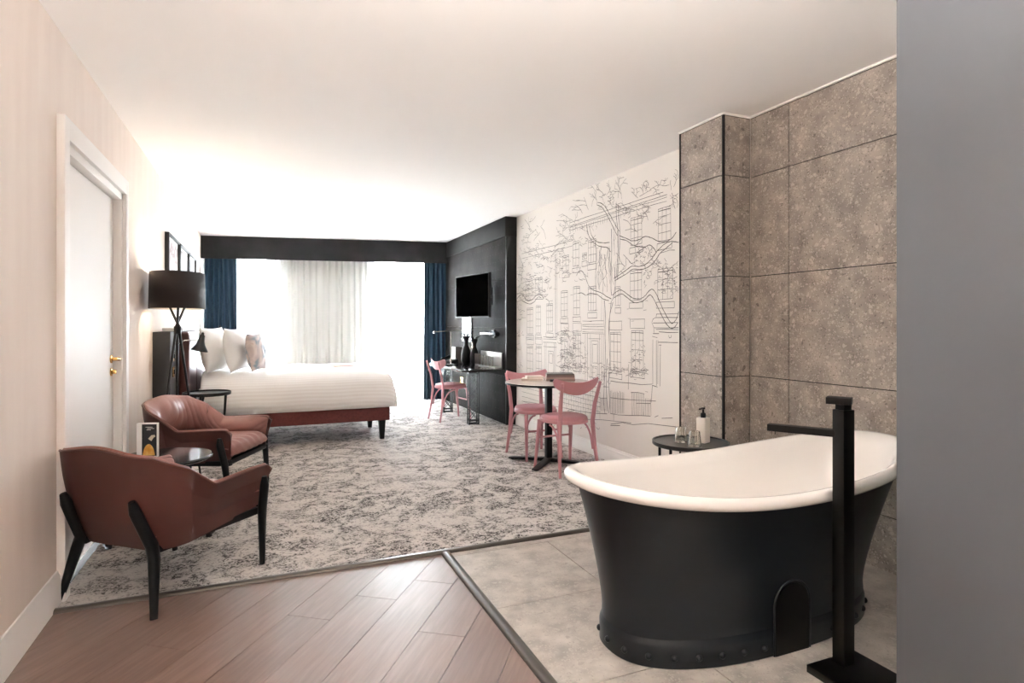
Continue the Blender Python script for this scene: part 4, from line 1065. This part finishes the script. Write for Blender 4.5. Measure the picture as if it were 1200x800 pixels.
for a in ((672.5, 680, 336, 369, 2, 4), (658, 665.5, 341, 371, 2, 4), (690, 699, 336, 364, 3, 3), (672, 679, 284, 312, 2, 3), (690, 699, 282, 308, 3, 3), (683, 688, 297, 304, 2, 2), (660, 667, 300, 318, 2, 3), (628.5, 634, 358, 390, 2, 4), (618, 625, 361, 391, 2, 4), (641, 648, 356, 388, 3, 4), (616.5, 624.5, 328, 345, 2, 3), (628, 636, 326, 344, 2, 3)): Hs.win(*a, head=False)
for a in ((658.5, 666, 390, 428, 2, 4), (672.5, 681, 390, 426, 3, 4), (618, 625, 405, 440, 2, 4), (628.5, 635, 405, 440, 2, 4)): Hs.win(*a)
# entrance with pilasters in the middle
for v in (376, 380, 382.5, 386, 389, 391): zline(700, v, 683, 708)
for u in (686.5, 689, 692.5, 703, 705.5, 707.5): Hs.px([(u, 391), (u, 446)], .004)
Hs.rect(693.5, 701.5, 399, 446); Hs.rect(695, 700.5, 403, 425); Hs.rect(695, 700.5, 429, 443); zline(697, 397, 690, 704)
Hs.scrib(696, 700, 426, 445, 8)
# smaller entrance left
for v in (394.5, 397, 401, 406): zline(640, v, 637, 652.5)
for u in (639, 640.5, 650, 651.5): Hs.px([(u, 402), (u, 440)], .004)
Hs.rect(643, 649, 411, 436); Hs.rect(644, 648, 414, 425)
# house edges
for u, v0, v1 in ((652, 296, 398), (653.5, 296, 398), (651, 298, 396), (705.5, 345, 376), (708.5, 352, 384)): Hs.px([(u, lerp(v0, v1, k / 5)) for k in range(6)], .0035)
# right entrance with heavy cornice
for u0, u1, v in ((770, 797, 367.5), (769, 797, 372), (766, 797, 378), (767, 797, 384), (769, 797, 386), (773, 797, 389)): zline(780, v, u0, min(u1, 795.5), .0052)
for pts in ([(770, 368), (769, 372), (766, 373), (764.5, 378), (767, 384), (767, 390)], [(766, 391), (773, 390.5)], [(765, 394), (771, 396)], [(765.5, 398), (765.5, 425), (765.5, 450)], [(770, 398), (770, 425), (770, 452)], [(771.5, 398), (771.5, 425), (771.5, 450)], [(774.5, 405), (774.5, 425), (774, 452)], [(772, 401), (780, 400.5), (788, 401), (795, 401)], [(773, 404), (776, 404)], [(765, 451.5), (771, 453.5)], [(784, 393), (785, 396), (787, 395), (787.5, 392)]): Hs.px(pts, .0052)
# basement, railings, pavement
for pts in ([(716, 446.5), (727, 448), (740, 449), (752, 450.5), (765, 450)], [(716, 466), (724, 467), (732, 468), (745, 468.5), (757, 469.5), (769, 470)], [(704, 466.5), (712, 466.5)], [(765, 451), (764, 471)], [(740, 459.5), (748, 460), (756, 461.5)], [(746, 472.5), (763, 472.5)], [(662, 478), (676, 481), (695, 484), (712, 484.5)], [(716, 484), (725, 486), (738, 486.5), (752, 486.5), (763, 487)], [(768, 488.5), (772, 487)], [(776, 489.5), (789, 489.5)], [(660, 490), (680, 491), (706, 492), (722, 493), (740, 495)], [(716, 497), (730, 494.5), (742, 497), (760, 496), (775, 498), (794, 500)], [(716, 498), (727, 498.5)], [(737, 427), (737, 455)], [(737, 448), (737, 456)], [(719.5, 484), (719.5, 493)], [(666, 481), (670, 479), (674, 480.5), (668, 482), (665.5, 481)]): Hs.px(pts, .005)
for k in range(11): u = 716 + k * 1.55; Hs.px([(u, 458 + jr.uniform(-1, 2)), (u, 470), (u, 484.5)], .0042)
for k in range(15): u = 741 + k * 1.6; Hs.px([(u, 460 + .15 * k + (5 if k > 9 else 0)), (u, 474), (u, 486.5)], .0042)
for k in range(7): u = 704 + k * 1.1; Hs.px([(u, 466), (u, 481)], .0035)
# brickwork at the foot of the houses
for r in range(6):
    v = 452 + r * 5.4; zline(690, v, 655, 704, .0035)
    for k in range(9): u = 656 + k * 5.6 + (2.8 if r % 2 else 0); y, z = mw(u, 0)[0], mw(690, v)[1]; Hs.line((y, z), (y, z - .068), .0035)
for r in range(5):
    v = 460 + r * 6; zline(640, v, 612, 650, .003)
for k in range(30): u = jr.uniform(612, 760); v = jr.uniform(330, 470); zline(u, v, u - 1.6, u + 1.6, .003)
Hs.px([(612, 470), (640, 474), (662, 478)], .004)
Hs.done('house_lines', 'ink lines of house fronts, windows, doors and railings')

# ------------------------------------------------------------------ added fill light out of view: uplighter bowl that brightens near ceiling and left wall
el = thing('added_fill_uplighter', 'added fill light, an unseen white uplighter bowl hanging above the viewpoint', 'added fill light', (.35, .45, 0))
MB().lathe([(0, HC - .03), (.06, HC - .03), (.06, HC - .001), (0, HC - .001)], 24).build('ceiling_rose', M_WHITE, el)
for k in range(3):
    a = 2 * math.pi * k / 3; MB().tube([(.19 * math.cos(a), .19 * math.sin(a), 1.95), (.04 * math.cos(a), .04 * math.sin(a), HC - .02)], .003, 6).build('wire', M_BRASS, el)
bo_ = MB().lathe([(.0005, 1.80), (.06, 1.805), (.12, 1.83), (.17, 1.875), (.20, 1.95)], 36).build('bowl', M_WHITE, el, smooth=60); solidify(bo_, .004, 0)
MB().lathe([(0, 1.81), (.02, 1.81), (.02, 1.87), (0, 1.87)], 14).build('lamp_holder', M_BRASS, el)
me_, n_, l_, p_ = newmat('added_fill_bulb'); p_.inputs['Emission Color'].default_value = (1, .95, .90, 1); p_.inputs['Emission Strength'].default_value = 560  # strong glow of the added fill light
MB().lathe([(.05 * math.sin(math.pi * k / 12) + .0003, 1.915 - .05 * math.cos(math.pi * k / 12)) for k in range(13)], 24).build('bulb', me_, el)
